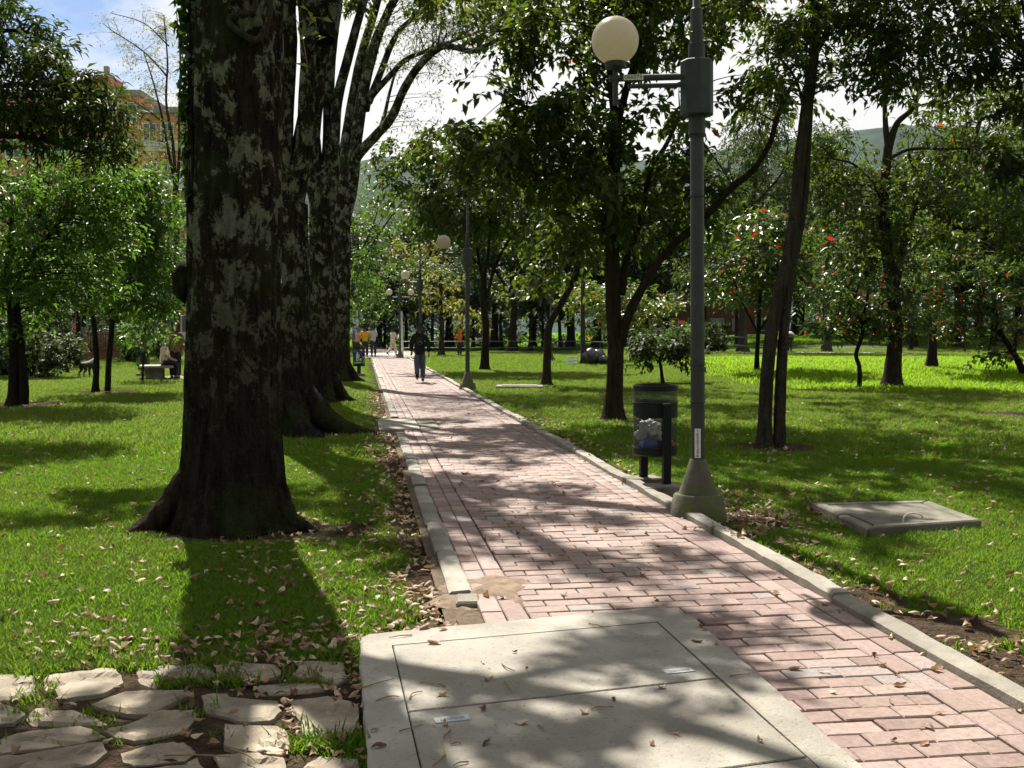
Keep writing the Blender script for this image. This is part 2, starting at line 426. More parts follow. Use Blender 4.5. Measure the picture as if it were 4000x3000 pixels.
# ------------------------------------------------------------------ object helpers
def tagp(o, label=None, cat=None, group=None, kind=None):
    if label: o['label'] = label
    if cat: o['category'] = cat
    if group: o['group'] = group
    if kind: o['kind'] = kind
    return o
def thing(name, label, cat, loc=(0, 0, 0), rz=0, group=None):
    o = bpy.data.objects.new(name, None)
    o.empty_display_size = 0.2
    o.location = loc; o.rotation_euler = (0, 0, rz)
    COL.objects.link(o)
    return tagp(o, label, cat, group)
def link(name, me, mat=None, parent=None):
    if mat is not None:
        me.materials.append(MATS[mat] if isinstance(mat, str) else mat)
    o = bpy.data.objects.new(name, me)
    COL.objects.link(o)
    if parent is not None:
        o.parent = parent
    return o
def np_mesh(name, verts, faces, attr=None, smooth=False):
    """fast mesh from arrays; faces (M,k)"""
    verts = np.asarray(verts, np.float32); faces = np.asarray(faces, np.int32)
    me = bpy.data.meshes.new(name)
    k = faces.shape[1]
    me.vertices.add(len(verts)); me.vertices.foreach_set('co', verts.ravel())
    me.loops.add(faces.size); me.loops.foreach_set('vertex_index', faces.ravel())
    me.polygons.add(len(faces)); me.polygons.foreach_set('loop_start', np.arange(0, faces.size, k, dtype=np.int32))
    if smooth:
        me.polygons.foreach_set('use_smooth', np.ones(len(faces), bool))
    if attr is not None:
        a = me.attributes.new('r', 'FLOAT', 'POINT'); a.data.foreach_set('value', np.asarray(attr, np.float32))
    me.update(calc_edges=True)
    return me
class MB:
    """collects pieces of one mesh"""
    def __init__(self): self.v = []; self.f = []; self.n = 0
    def add(self, v, f):
        v = np.asarray(v, float)
        self.v.append(v); self.f += [tuple(int(i) + self.n for i in q) for q in f]; self.n += len(v)
        return self
    def box(self, c, s, rz=0, taper=1.0, M=None):
        x, y, z = s[0] / 2, s[1] / 2, s[2] / 2
        v = np.array([(-x, -y, -z), (x, -y, -z), (x, y, -z), (-x, y, -z), (-x * taper, -y * taper, z), (x * taper, -y * taper, z), (x * taper, y * taper, z), (-x * taper, y * taper, z)])
        if rz:
            ca, sa = math.cos(rz), math.sin(rz)
            v[:, :2] = np.stack([v[:, 0] * ca - v[:, 1] * sa, v[:, 0] * sa + v[:, 1] * ca], 1)
        return self.add(v + np.array(c), [(3, 2, 1, 0), (4, 5, 6, 7), (0, 1, 5, 4), (1, 2, 6, 5), (2, 3, 7, 6), (3, 0, 4, 7)])
    def prism(self, pts, z0, z1):
        """pts: (N,2) outline, z1 scalar or per-vertex"""
        N = len(pts); pts = np.asarray(pts, float)
        area = 0.5 * np.sum(pts[:, 0] * np.roll(pts[:, 1], -1) - np.roll(pts[:, 0], -1) * pts[:, 1])
        if area < 0: pts = pts[::-1]
        if not np.isscalar(z1) and area < 0: z1 = np.asarray(z1)[::-1]
        v = np.concatenate([np.c_[pts, np.full(N, z0)], np.c_[pts, np.full(N, z1) if np.isscalar(z1) else z1]])
        f = [tuple(range(N))[::-1], tuple(range(N, 2 * N))] + [(i, (i + 1) % N, N + (i + 1) % N, N + i) for i in range(N)]
        return self.add(v, f)
    def tube(self, pts, rad, n=8, cap=True):
        v, f = tube(pts, rad, n)
        if cap:
            f = list(map(tuple, f)) + [tuple(range(n))[::-1], tuple(range(len(v) - n, len(v)))]
        return self.add(v, f)
    def lathe(self, prof, n=24, c=(0, 0, 0)):
        """prof: list of (r, z) from the bottom to the top"""
        a = np.linspace(0, 2 * PI, n, endpoint=False)
        v = np.concatenate([np.c_[r * np.cos(a), r * np.sin(a), np.full(n, z)] for r, z in prof]) + np.array(c)
        f = [(i * n + j, i * n + (j + 1) % n, (i + 1) * n + (j + 1) % n, (i + 1) * n + j) for i in range(len(prof) - 1) for j in range(n)]
        f += [tuple(range(n))[::-1], tuple(range(len(v) - n, len(v)))]
        return self.add(v, f)
    def sphere(self, c, r, n=16, m=10, sc=(1, 1, 1)):
        prof = [(max(1e-4, math.sin(PI * i / m)) * r, -math.cos(PI * i / m) * r) for i in range(m + 1)]
        mb = MB().lathe(prof, n)
        return self.add(np.concatenate(mb.v) * np.array(sc) + np.array(c), mb.f)
    def mesh(self, name, smooth=False, bevel=0.0, seg=1):
        me = bpy.data.meshes.new(name)
        me.from_pydata([tuple(p) for p in np.concatenate(self.v)], [], self.f)
        if bevel:
            bm = bmesh.new(); bm.from_mesh(me)
            es = [e for e in bm.edges if len(e.link_faces) == 2 and e.calc_face_angle(0) > 0.6]
            bmesh.ops.bevel(bm, geom=es, offset=bevel, segments=seg, affect='EDGES', profile=0.6)
            bm.to_mesh(me); bm.free()
        if smooth:
            me.polygons.foreach_set('use_smooth', np.ones(len(me.polygons), bool))
            me.set_sharp_from_angle(angle=math.radians(40))
        me.update()
        return me
    def obj(self, name, mat, parent=None, smooth=False, bevel=0.0, seg=1):
        return link(name, self.mesh(name, smooth, bevel, seg), mat, parent)

def frames(pts):
    T = np.gradient(pts, axis=0); T /= np.linalg.norm(T, axis=1)[:, None] + 1e-9
    up = np.array((0, 0, 1.0)) if abs(T[0, 2]) < 0.9 else np.array((1.0, 0, 0))
    U = np.zeros_like(T); prev = np.cross(T[0], up); prev /= np.linalg.norm(prev)
    for i, t in enumerate(T):
        prev = prev - t * np.dot(prev, t); prev /= np.linalg.norm(prev) + 1e-9
        U[i] = prev
    return T, U, np.cross(T, U)
def tube(pts, rad, n=8, rough=0.0, seed=0.0):
    pts = np.asarray(pts, float); rad = np.broadcast_to(np.asarray(rad, float), (len(pts),))
    T, U, V = frames(pts)
    a = np.linspace(0, 2 * PI, n, endpoint=False)
    rr = rad[:, None] * np.ones(n)[None]
    if rough:
        q = np.stack([np.cos(a)[None] * 1.6 + 0 * rr, np.sin(a)[None] * 1.6 + 0 * rr, (np.arange(len(pts)) * 0.35)[:, None] + 0 * rr], -1).reshape(-1, 3) + seed
        rr = rr * (1 + rough * fnoise(q, 3).reshape(rr.shape))
    v = pts[:, None] + rr[..., None] * (np.cos(a)[None, :, None] * U[:, None] + np.sin(a)[None, :, None] * V[:, None])
    m = len(pts)
    i = np.arange(m - 1)[:, None] * n; j = np.arange(n)[None]
    f = np.stack([i + j, i + (j + 1) % n, i + n + (j + 1) % n, i + n + j], -1).reshape(-1, 4)
    return v.reshape(-1, 3), f
def resample(pts, per=5):
    """Catmull-Rom through the points"""
    pts = np.asarray(pts, float)
    if len(pts) < 3:
        t = np.linspace(0, 1, per * 2)[:, None]
        return pts[0] * (1 - t) + pts[-1] * t
    p = np.concatenate([[2 * pts[0] - pts[1]], pts, [2 * pts[-1] - pts[-2]]])
    out = []
    for i in range(1, len(p) - 2):
        t = np.linspace(0, 1, per, endpoint=False)[:, None]
        a, b, c, d = p[i - 1], p[i], p[i + 1], p[i + 2]
        out.append(0.5 * ((2 * b) + (-a + c) * t + (2 * a - 5 * b + 4 * c - d) * t ** 2 + (-a + 3 * b - 3 * c + d) * t ** 3))
    return np.concatenate(out + [p[-2:-1]])

PENDING = []       # objects whose modifiers or font curves are turned into meshes in one pass
def flush_pending():
    bpy.context.view_layer.update()
    dg = bpy.context.evaluated_depsgraph_get()
    done = [(o, bpy.data.meshes.new_from_object(o.evaluated_get(dg))) for o, *_ in PENDING]
    for (o, name, mat, parent, mw), (_, me) in zip(PENDING, done):
        me.name = name
        me.materials.clear()
        nm = o.name
        bpy.data.objects.remove(o)
        q = link(name, me, mat, parent)
        if mw is not None: q.matrix_basis = mw
        elif mat and not nm.startswith('txt'):
            me.polygons.foreach_set('use_smooth', np.ones(len(me.polygons), bool))
    PENDING.clear()
def text_later(name, body, size, mat, parent, mw, spacing=1.0, line=1.0, ext=0.0008):
    cu = bpy.data.curves.new('txt', 'FONT'); cu.body = body; cu.size = size
    cu.align_x = 'CENTER'; cu.align_y = 'CENTER'; cu.extrude = ext; cu.space_character = spacing; cu.space_line = line
    o = bpy.data.objects.new('txt', cu); COL.objects.link(o)
    PENDING.append((o, name, mat, parent, mw))
def skin_later(name, V, E, R, mat, parent, sub=1):
    me = bpy.data.meshes.new('sk'); me.from_pydata([tuple(v) for v in V], E, [])
    o = bpy.data.objects.new('sk', me); COL.objects.link(o)
    md = o.modifiers.new('s', 'SKIN'); md.use_smooth_shade = True; md.branch_smoothing = 0.4
    for i, r in enumerate(R):
        sv = me.skin_vertices[0].data[i]; sv.radius = (r, r) if np.isscalar(r) else r; sv.use_root = (i == 0)
    if sub:
        s = o.modifiers.new('d', 'SUBSURF'); s.levels = sub; s.render_levels = sub
    PENDING.append((o, name, mat, parent, None))

def copy_tree(o, parent=None):
    c = o.copy(); COL.objects.link(c)
    if parent is not None: c.parent = parent
    for ch in list(o.children):
        copy_tree(ch, c)
    return c

# ------------------------------------------------------------------ ground sheet
def dirt_amount(x, y):
    """bare soil: strips along the kerbs, round the lamp and bins, between the flagstones, at tree feet"""
    s = x * PN[0] + y * PN[1]; t = x * PD[0] + y * PD[1]
    d = np.zeros_like(s)
    wl = 0.50 + 0.14 * np.sin(t * 1.7) + 0.1 * np.sin(t * 4.1 + 1)
    d = np.maximum(d, 1.0 * (1 - sstep(0.0, 1.0, (S_KL0 - s) / wl)) * (s < S_KL0 + 0.2))
    wr = 0.30 + 0.1 * np.sin(t * 2.3) + 0.08 * np.sin(t * 5.3)
    d = np.maximum(d, 0.9 * (1 - sstep(0.1, 1.0, (s - S_KR1) / wr)) * (s > S_KR1 - 0.2))
    for (cx, cy, r, a) in DIRT_SPOTS:
        d = np.maximum(d, a * (1 - sstep(0.45 * r, r, np.hypot(x - cx, y - cy))))
    return d
T1B = G(902, 2050); T2B = G(1110, 1690); LAMPB = G(2727, 2025); BINB = G(2560, 1915)
DIRT_SPOTS = [(T1B[0], T1B[1], 1.0, 0.85), (T1B[0] + 0.75, T1B[1] - 0.2, 0.6, 1.0), (T2B[0] + 0.3, T2B[1], 1.3, 0.8), (LAMPB[0] + .15, LAMPB[1], 0.9, 0.8), (BINB[0], BINB[1], 0.8, 0.8)]
for px, py, r in ((2590, 1500, 1.4), (3355, 1525, 1.0), (2140, 1500, .7), (60, 1580, 1.7), (400, 1530, 1.6), (2396, 1640, .8), (3010, 1745, .8), (4000, 1620, 1.3), (3300, 2330, 0.5), (3700, 2450, 0.5), (3900, 2650, .6)):
    g = G(px, py); DIRT_SPOTS.append((g[0], g[1], r, 0.9))
gq = G(700, 2800); DIRT_SPOTS.append((gq[0] - 0.1, gq[1] - .05, 1.25, 0.95)); DIRT_SPOTS.append((gq[0] - 1.2, gq[1] - 0.15, 0.9, 0.9))

def axis(lo, hi, step, far, g=1.13):
    a = list(np.arange(lo, hi, step)); s = step
    while a[-1] < far: s *= g; a.append(a[-1] + s)
    s = step; b = [lo]
    while b[-1] > -far: s *= g; b.append(b[-1] - s)
    return np.array(sorted(b[1:]) + a)
gx = axis(-9, 12, 0.11, 3000); gy = axis(1.2, 26, 0.11, 3000); gy = gy[gy > -60]
X, Y = np.meshgrid(gx, gy)
fx, fy = X.ravel(), Y.ravel()
sv = fx * PN[0] + fy * PN[1]
H = terrain(fx, fy)
near = 1 - sstep(40, 70, np.hypot(fx, fy))
H = H + near * (0.022 * fnoise(np.c_[fx * 0.9, fy * 0.9, fx * 0], 3) + 0.016 * fnoise(np.c_[fx * 4, fy * 4, fx * 0], 2))
inpath = ((sv > S_KL0 - 0.02) & (sv < S_KR1 + 0.02)) & (fy > 1) & (fy < 160)
H = np.where(inpath, -0.06, H)
_so = [G(1400, 2490, .03)[:2], G(2660, 2372, .03)[:2]]
_so += [_so[1] + (G(3360, 3000, .03)[:2] - _so[1]) * 1.75, _so[0] + (G(1440, 3000, .03)[:2] - _so[0]) * 1.9]
def _ins(poly, x, y):
    r = np.zeros(np.shape(x), bool)
    for k in range(len(poly)):
        x1, y1 = poly[k]; x2, y2 = poly[(k + 1) % len(poly)]
        r ^= ((y1 > y) != (y2 > y)) & (x < (x2 - x1) * (y - y1) / (y2 - y1 + 1e-12) + x1)
    return r
H = np.where(_ins(_so, fx, fy), -0.06, H)
DIRT = dirt_amount(fx, fy)
_fl = (fx < -0.62) & (fy < 4.5) & (fy > 2.5) & (fx > -3.2)
H = np.where(_fl, -0.004 + 0.010 * fnoise(np.c_[fx * 5, fy * 5, fx * 0 + 4], 2), H - 0.015 * DIRT)
nx, ny = len(gx), len(gy)
i = np.arange(ny - 1)[:, None] * nx; j = np.arange(nx - 1)[None]
gf = np.stack([i + j, i + j + 1, i + nx + j + 1, i + nx + j], -1).reshape(-1, 4)
me = np_mesh('lawn', np.c_[fx, fy, H], gf, None, True)
a = me.attributes.new('dirt', 'FLOAT', 'POINT'); a.data.foreach_set('value', DIRT.astype(np.float32))
lawn = link('lawn', me, 'lawn_ground')
tagp(lawn, 'green park lawn with bare soil beside the brick path', kind='structure')
from bisect import bisect_right
Hg = H.reshape(ny, nx)
def ground_h(x, y):
    x = np.atleast_1d(x); y = np.atleast_1d(y)
    ix = np.clip(np.searchsorted(gx, x) - 1, 0, nx - 2); iy = np.clip(np.searchsorted(gy, y) - 1, 0, ny - 2)
    u = (x - gx[ix]) / (gx[ix + 1] - gx[ix]); v = (y - gy[iy]) / (gy[iy + 1] - gy[iy])
    return (Hg[iy, ix] * (1 - u) + Hg[iy, ix + 1] * u) * (1 - v) + (Hg[iy + 1, ix] * (1 - u) + Hg[iy + 1, ix + 1] * u) * v

# hills far behind the park
hx = np.linspace(-2600, 2600, 90); hy = np.linspace(700, 2400, 40)
HX, HY = np.meshgrid(hx, hy); q = np.c_[HX.ravel() / 520, HY.ravel() / 420, 0 * HX.ravel()]
HZ = (215 + 75 * fnoise(q, 5)) * sstep(700, 1250, HY.ravel()) * (1 + 0.06 * fnoise(q * 5, 3)) - 3
i = np.arange(39)[:, None] * 90; j = np.arange(89)[None]
hill = link('hills', np_mesh('hills', np.c_[HX.ravel(), HY.ravel(), HZ], np.stack([i + j, i + j + 1, i + 91 + j, i + 90 + j], -1).reshape(-1, 4), None, True), 'hill_forest')
tagp(hill, 'wooded hills rising far behind the park', kind='structure')

# ------------------------------------------------------------------ brick path
path = thing('path', 'red brick footpath running away between two kerbs', None)
path['kind'] = 'structure'
def strip(s0, s1, t0, t1, z):
    return [(*path_xy(s0, t0), z), (*path_xy(s1, t0), z), (*path_xy(s1, t1), z), (*path_xy(s0, t1), z)]
T_END = 92.0
me = bpy.data.meshes.new('bedding'); me.from_pydata(strip(S_KL0 - .06, S_KR1 + .02, 1.0, T_END, 0.006), [], [(0, 1, 2, 3)])
link('bedding', me, 'joint_sand', path)

# inspection chamber cover in the foreground: frame corners and lid seams
SA, SB = G(1400, 2490, .03)[:2], G(2660, 2372, .03)[:2]
SC = G(3360, 3000, .03)[:2]
SD = G(1440, 3000, .03)[:2]
ext = 1.25
SC2 = SB + (SC - SB) * 1.75
SD2 = SA + (SD - SA) * 1.9
slab_outline = np.array([SA, SB, SC2, SD2])
def inside(poly, x, y):
    r = np.zeros(np.shape(x), bool); N = len(poly)
    for k in range(N):
        x1, y1 = poly[k]; x2, y2 = poly[(k + 1) % N]
        c = ((y1 > y) != (y2 > y)) & (x < (x2 - x1) * (y - y1) / (y2 - y1 + 1e-12) + x1)
        r ^= c
    return r

BL, BW, GAP = 0.238, 0.119, 0.0065
bricks = []       # (s, t, ls, lt)
F0, F1 = S_KL1 + 2 * BW + 0.004, S_KR0 - 2 * BW - 0.004
t = 2.2; row = 0
while t < T_END:
    off = (row % 2) * BL / 2 + 0.012 * math.sin(row * 1.3)
    s = F0 - off
    while s < F1 - 0.01:
        a0, a1 = max(s, F0), min(s + BL, F1)
        if a1 - a0 > 0.03:
            bricks.append(((a0 + a1) / 2, t + BW / 2, a1 - a0, BW))
        s += BL
    t += BW; row += 1
for col_s in (S_KL1 + BW / 2, S_KL1 + BW * 1.5, S_KR0 - BW * 1.5, S_KR0 - BW / 2):
    t = 2.2 + 0.07 * (col_s * 10 % 1)
    while t < T_END:
        bricks.append((col_s, t + BL / 2, BW, BL)); t += BL
grow = slab_outline + (slab_outline - slab_outline.mean(0)) * 0.012
# cover slab set into the path farther on
C2 = [G(1470, 1652), G(1725, 1645), G(1735, 1668), G(1530, 1690)]
c2_s = sorted(p[0] * PN[0] + p[1] * PN[1] for p in C2); c2_t = [p[0] * PD[0] + p[1] * PD[1] for p in C2]
C2R = (S_KL0 - 0.25, S_KL1 + 0.55, min(c2_t) + 0.05, max(c2_t) - 0.05)
DRT = G(1960, 2290)      # washed-in soil that hides a few bricks at the left kerb
BT = []
for (s, t, ls, lt) in bricks:
    c = path_xy(s, t)
    cs = [path_xy(s + a * ls * .42, t + b_ * lt * .42) for a in (-1, 1) for b_ in (-1, 1)]
    if inside(slab_outline, c[0], c[1]) and all(inside(slab_outline, q[0], q[1]) for q in cs):
        continue
    if C2R[0] < s < C2R[1] and C2R[2] < t < C2R[3]:
        continue
    BT.append((s, t, ls, lt, c[0], c[1]))
def brick_verts(ls, lt, jit, rng):
    x, y, e = ls / 2 - GAP / 2, lt / 2 - GAP / 2, 0.005
    z0, z1 = 0.0, 0.034
    return np.array([(-x, -y, z0), (x, -y, z0), (x, y, z0), (-x, y, z0), (-x, -y, z1 - e), (x, -y, z1 - e), (x, y, z1 - e), (-x, y, z1 - e),
                     (-x + e, -y + e, z1), (x - e, -y + e, z1), (x - e, y - e, z1), (-x + e, y - e, z1)])
BF = [(0, 1, 5, 4), (1, 2, 6, 5), (2, 3, 7, 6), (3, 0, 4, 7), (4, 5, 9, 8), (5, 6, 10, 9), (6, 7, 11, 10), (7, 4, 8, 11), (8, 9, 10, 11)]
pang = math.atan2(PN[1], PN[0])
# those that show largest: in the frame and nearest
def in_frame(x, y):
    return (abs(x) < 0.53 * y + 0.1) & (y > 3.4)
order = sorted([b_ for b_ in BT if in_frame(b_[4], b_[5])], key=lambda b_: b_[5])
single = set(id(b_) for b_ in order[:300])
shared = {}
mb_v, mb_f, mb_r, nb = [], [], [], 0
for b_ in BT:
    s, t, ls, lt, cx, cy = b_
    dz = random.uniform(-0.004, 0.004); tilt = (random.gauss(0, .008), random.gauss(0, .008)); rz = pang + random.gauss(0, 0.008)
    v = brick_verts(ls, lt, 0, random)
    if id(b_) in single:
        key = (round(ls, 3), round(lt, 3))
        if key not in shared:
            me = bpy.data.meshes.new('brick'); me.from_pydata([tuple(p) for p in v], [], BF); me.materials.append(MATS['paving_brick'])
            shared[key] = me
        o = bpy.data.objects.new('brick', shared[key]); COL.objects.link(o); o.parent = path
        o.location = (cx, cy, dz); o.rotation_euler = (tilt[0], tilt[1], rz)
    else:
        if cy > 45 and random.random() < 0.0: continue
        ca, sa = math.cos(rz), math.sin(rz)
        vz = v[:, 2] + dz + v[:, 0] * tilt[0]
        mb_v.append(np.c_[v[:, 0] * ca - v[:, 1] * sa + cx, v[:, 0] * sa + v[:, 1] * ca + cy, vz])
        mb_f.append(np.array(BF) + nb); nb += 12; mb_r.append(np.full(12, random.random()))
far_bricks = link('brick', np_mesh('brick_rest', np.concatenate(mb_v), np.concatenate(mb_f), np.concatenate(mb_r)), 'paving_brick', path)
far_bricks['kind'] = 'stuff'
# a paved forecourt where the path ends among the people
fc = link('forecourt', (lambda me: (me.from_pydata(strip(-0.3, 3.6, 60, 110, 0.046), [], [(0, 1, 2, 3)]), me)[1])(bpy.data.meshes.new('forecourt')), 'pale_paving')
tagp(fc, 'pale paved square where the brick path ends', kind='structure')

# soil washed over the bricks at the broken left kerb end
bm = bmesh.new()
bmesh.ops.create_grid(bm, x_segments=26, y_segments=26, size=0.5)
for v in bm.verts:
    r = math.hypot(v.co.x / 0.5, v.co.y / 0.5)
    q = np.array([[v.co.x * 6, v.co.y * 6, 3.3]])
    v.co.z = 0.034 * (1 - r ** 1.5) + 0.034 * float(fnoise(q, 3)[0]) - 0.012
    v.co.x *= 0.34 / 0.5; v.co.y *= 0.46 / 0.5
me = bpy.data.meshes.new('soil_patch'); bm.to_mesh(me); bm.free()
sp = link('soil_patch', me, 'dirt'); sp.location = (DRT[0] - 0.03, DRT[1] - 0.12, 0.022); sp.rotation_euler = (0, 0, -0.25)
me.polygons.foreach_set('use_smooth', np.ones(len(me.polygons), bool))
tagp(sp, 'bare brown soil washed over the bricks at the kerb end', kind='structure')

# kerbs
kerb = thing('kerb', 'concrete kerb edging both sides of the brick path', None); kerb['kind'] = 'structure'
def kerb_run(s0, s1, t0, t1, h, L, jit=0.01, skip=None):
    t = t0
    while t < t1:
        l = L * random.uniform(0.92, 1.06)
        if not (skip and skip[0] - l < t < skip[1]):
            c = path_xy((s0 + s1) / 2 + random.gauss(0, jit * .5), t + l / 2)
            w = s1 - s0
            v, f = [], []
            prof = [(-w / 2, -0.08), (-w / 2, h - 0.012), (-w / 2 + 0.018, h), (w / 2 - 0.018, h), (w / 2, h - 0.012), (w / 2, -0.08)]
            K = 6; m = len(prof)
            for k in range(K + 1):
                y = -l / 2 + 0.005 + (l - 0.01) * k / K
                for (px_, pz_) in prof:
                    chip = 0.007 * float(fnoise(np.array([[px_ * 20, y * 5 + t * 3, pz_ * 30 + s0]]), 2)[0])
                    v.append((px_ + chip, y, pz_ + (chip if pz_ > 0 else 0)))
            for k in range(K):
                for q in range(m - 1):
                    f.append((k * m + q, (k + 1) * m + q, (k + 1) * m + q + 1, k * m + q + 1))
            f += [tuple(range(m)), tuple(range(K * m, K * m + m))[::-1]]
            o = MB().add(v, f).obj('kerb_stone', 'kerb_concrete', kerb, True)
            o.location = (c[0], c[1], random.gauss(0, 0.006)); o.rotation_euler = (0, random.gauss(0, 0.02), pang + random.gauss(0, jit))
        t += l
kerb_run(S_KR0, S_KR1, 2.4, 30, 0.085, 0.95)
kerb_run(S_KL0, S_KL1, 5.75, 30, 0.042, 1.05, 0.005, (C2R[2] - 0.02, C2R[3]))
kerb_run(S_KR0, S_KR1, 30.5, 60, 0.085, 3.0)
kerb_run(S_KL0, S_KL1, 30.5, 60, 0.042, 3.0)
ke = path_xy(0.56, 5.62)
o = MB().box((0, 0, -0.012), (0.13, 0.16, 0.12)).obj('kerb_stone', 'kerb_concrete', kerb, False, 0.012); o.location = (ke[0], ke[1], -0.006); o.rotation_euler = (0.05, 0, pang - 0.08)

# ------------------------------------------------------------------ covers
ch = thing('inspection_cover', 'large pale concrete inspection cover with dark seams in the foreground', 'cover', (*slab_outline.mean(0), 0))
O2 = slab_outline.mean(0)
IA, IB, IC = G(1530, 2520, .045)[:2], G(2570, 2428, .045)[:2], G(3160, 2955, .045)[:2]
M1, M2 = G(1590, 2780, .045)[:2], G(2810, 2647, .045)[:2]
u_ = (IB - IA); v_l = (M1 - IA); v_r = (M2 - IB)
v3r = (IC - M2); v3l = v_l / np.linalg.norm(v_l) * np.linalg.norm(v3r)
Q = [IA, IB, M2, M1]
Q2 = [M1, M2, IC, M1 + v3l]
Q3 = [M1 + v3l, IC, IC + v_r * 1.1, M1 + v3l + v_l * 1.1]
def shrink(q, d):
    q = np.array(q); c = q.mean(0); out = []
    N = len(q)
    for k in range(N):
        e1 = q[k] - q[k - 1]; e2 = q[(k + 1) % N] - q[k]
        n1 = np.array((-e1[1], e1[0])) / np.linalg.norm(e1); n2 = np.array((-e2[1], e2[0])) / np.linalg.norm(e2)
        if np.dot(n1, c - q[k]) < 0: n1, n2 = -n1, -n2
        b_ = n1 + n2; b_ /= np.dot(b_, n1)
        out.append(q[k] + b_ * d)
    return np.array(out)
def dense(q, step=0.05, jit=0.0):
    out = []
    for k in range(len(q)):
        a_, b_ = np.array(q[k]), np.array(q[(k + 1) % len(q)]); n_ = max(1, int(np.linalg.norm(b_ - a_) / step))
        for i_ in range(n_): out.append(a_ + (b_ - a_) * i_ / n_)
    out = np.array(out)
    if jit:
        out = out + jit * np.c_[fnoise(np.c_[out * 9, 0 * out[:, 0]], 3), fnoise(np.c_[out * 9 + 40, 0 * out[:, 0]], 3)]
    return out
# frame: a ring between the chipped outer edge and the lid opening
inner = np.array([Q[0], Q[1], Q[2], Q2[2], Q3[2], Q3[3], Q2[3], Q[3]])
def ring_mesh(outer, hole, z0, z1, bevel):
    bm = bmesh.new()
    def loop(pts, z): return [bm.verts.new((p[0] - O2[0], p[1] - O2[1], z)) for p in pts]
    a_, b_ = loop(outer, z1 - bevel), loop(shrink(outer, bevel), z1)
    c_, d_ = loop(hole, z1), loop(outer, z0); h_ = loop(hole, z0)
    def bridge(p, q):
        for k in range(len(p)): bm.faces.new((p[k], p[(k + 1) % len(p)], q[(k + 1) % len(q)], q[k]))
    bridge(d_, a_); bridge(a_, b_); bridge(c_, h_)
    eds = []
    for lp in (b_, c_):
        for k in range(len(lp)):
            e = bm.edges.get((lp[k], lp[(k + 1) % len(lp)]))
            eds.append(e)
    bmesh.ops.triangle_fill(bm, use_beauty=True, edges=eds)
    bmesh.ops.recalc_face_normals(bm, faces=bm.faces)
    me = bpy.data.meshes.new('frame'); bm.to_mesh(me); bm.free(); return me
outer_d = dense([SA + 0.03 * (SB - SA), SB + 0.06 * (SA - SB), SB + 0.07 * (SC2 - SB), SC2, SD2, SA + 0.02 * (SD2 - SA)], 0.045, 0.013)
hole = np.array([Q[0], Q[1], Q2[1], Q2[2], Q3[2], Q3[3], Q2[3], Q2[0]])
link('frame', ring_mesh(outer_d, shrink([Q[0], Q[1], Q3[2], Q3[3]], 0.0), -0.05, 0.045, 0.008), 'concrete', ch)
for q in (Q, Q2, Q3):
    qq = shrink(q, 0.0065) - O2
    MB().prism(qq, -0.05, 0.0445).obj('cover_panel', 'concrete', ch, False, 0.004)
mb = MB().prism(shrink([Q[0], Q[1], Q3[2], Q3[3]], -0.02) - O2, -0.06, -0.03); mb.obj('seat_rim', 'joint_sand', ch)
def name_plate(px, py, parent, org, ang, w=0.135, d=0.055):
    g = G(px, py, .046)
    pl = MB().box((0, 0, 0.0015), (w, d, 0.002)).obj('name_plate', 'plate_metal', parent, False, 0.001)
    pl.location = (g[0] - org[0], g[1] - org[1], 0.0448); pl.rotation_euler = (0, 0, ang)
    rim = MB()
    for (cx_, cy_, sx_, sy_) in ((0, d / 2 - .003, w, .005), (0, -d / 2 + .003, w, .005), (w / 2 - .003, 0, .005, d - .011), (-w / 2 + .003, 0, .005, d - .011)):
        rim.box((cx_, cy_, 0.0027), (sx_, sy_, 0.0014))
    rim.obj('raised_rim', 'plate_metal', pl)
    tx = MB()          # worn raised lettering that can no longer be read: rows of short bars
    rr = random.Random(px)
    for yy in (0.008, -0.002, -0.011):
        x = -w / 2 + 0.022
        while x < w / 2 - 0.022:
            l = rr.uniform(0.003, 0.010); tx.box((x + l / 2, yy, 0.0025), (l, 0.004, 0.001)); x += l + 0.0025
    tx.obj('worn_lettering', 'concrete_old', pl)
uang = math.atan2(u_[1], u_[0])
name_plate(1766, 2808, ch, O2, uang); name_plate(2650, 2620, ch, O2, uang)

# cover in the right-hand lawn
r1 = [G(3165, 1995), G(3625, 1985), G(3840, 2068), G(3390, 2100)]
c0 = np.mean(r1, 0)
lc = thing('inspection_cover', 'weathered concrete cover with a raised kerb frame lying in the right hand lawn', 'cover', (c0[0], c0[1], 0.0))
R = [p[:2] - c0[:2] for p in r1]; R = np.array(R)
inn = np.array(R) * 0.80
hz = 0.072
def quadstrip(a, b_, c, d, gap=0.008):
    return shrink([a, b_, c, d], gap / 2)
for k in range(4):
    a_, b_, c_, d_ = R[k], R[(k + 1) % 4], inn[(k + 1) % 4], inn[k]
    if k == 3:
        am, dm = (a_ + b_) / 2, (c_ + d_) / 2
        MB().prism(quadstrip(a_, am, dm, d_), -0.05, hz - 0.006).obj('edge_stone', 'concrete_old', lc, False, 0.012)
        MB().prism(quadstrip(am, b_, c_, dm), -0.05, hz + 0.004).obj('edge_stone', 'concrete_old', lc, False, 0.012)
    else:
        MB().prism(quadstrip(a_, b_, c_, d_), -0.05, hz + random.uniform(-.006, .006)).obj('edge_stone', 'concrete_old', lc, False, 0.012)
MB().prism(shrink(inn, 0.016), -0.05, hz - 0.006).obj('lid', 'concrete_old', lc, False, 0.006)
hp = resample([(-0.13, -0.50, 0.02), (-.12, -.47, .11), (-0.05, -0.43, 0.135), (0.04, -0.40, 0.115), (.06, -.37, .09)], 5)
MB().tube(hp, 0.006, 6).obj('lifting_wire', 'plate_metal', lc, True)

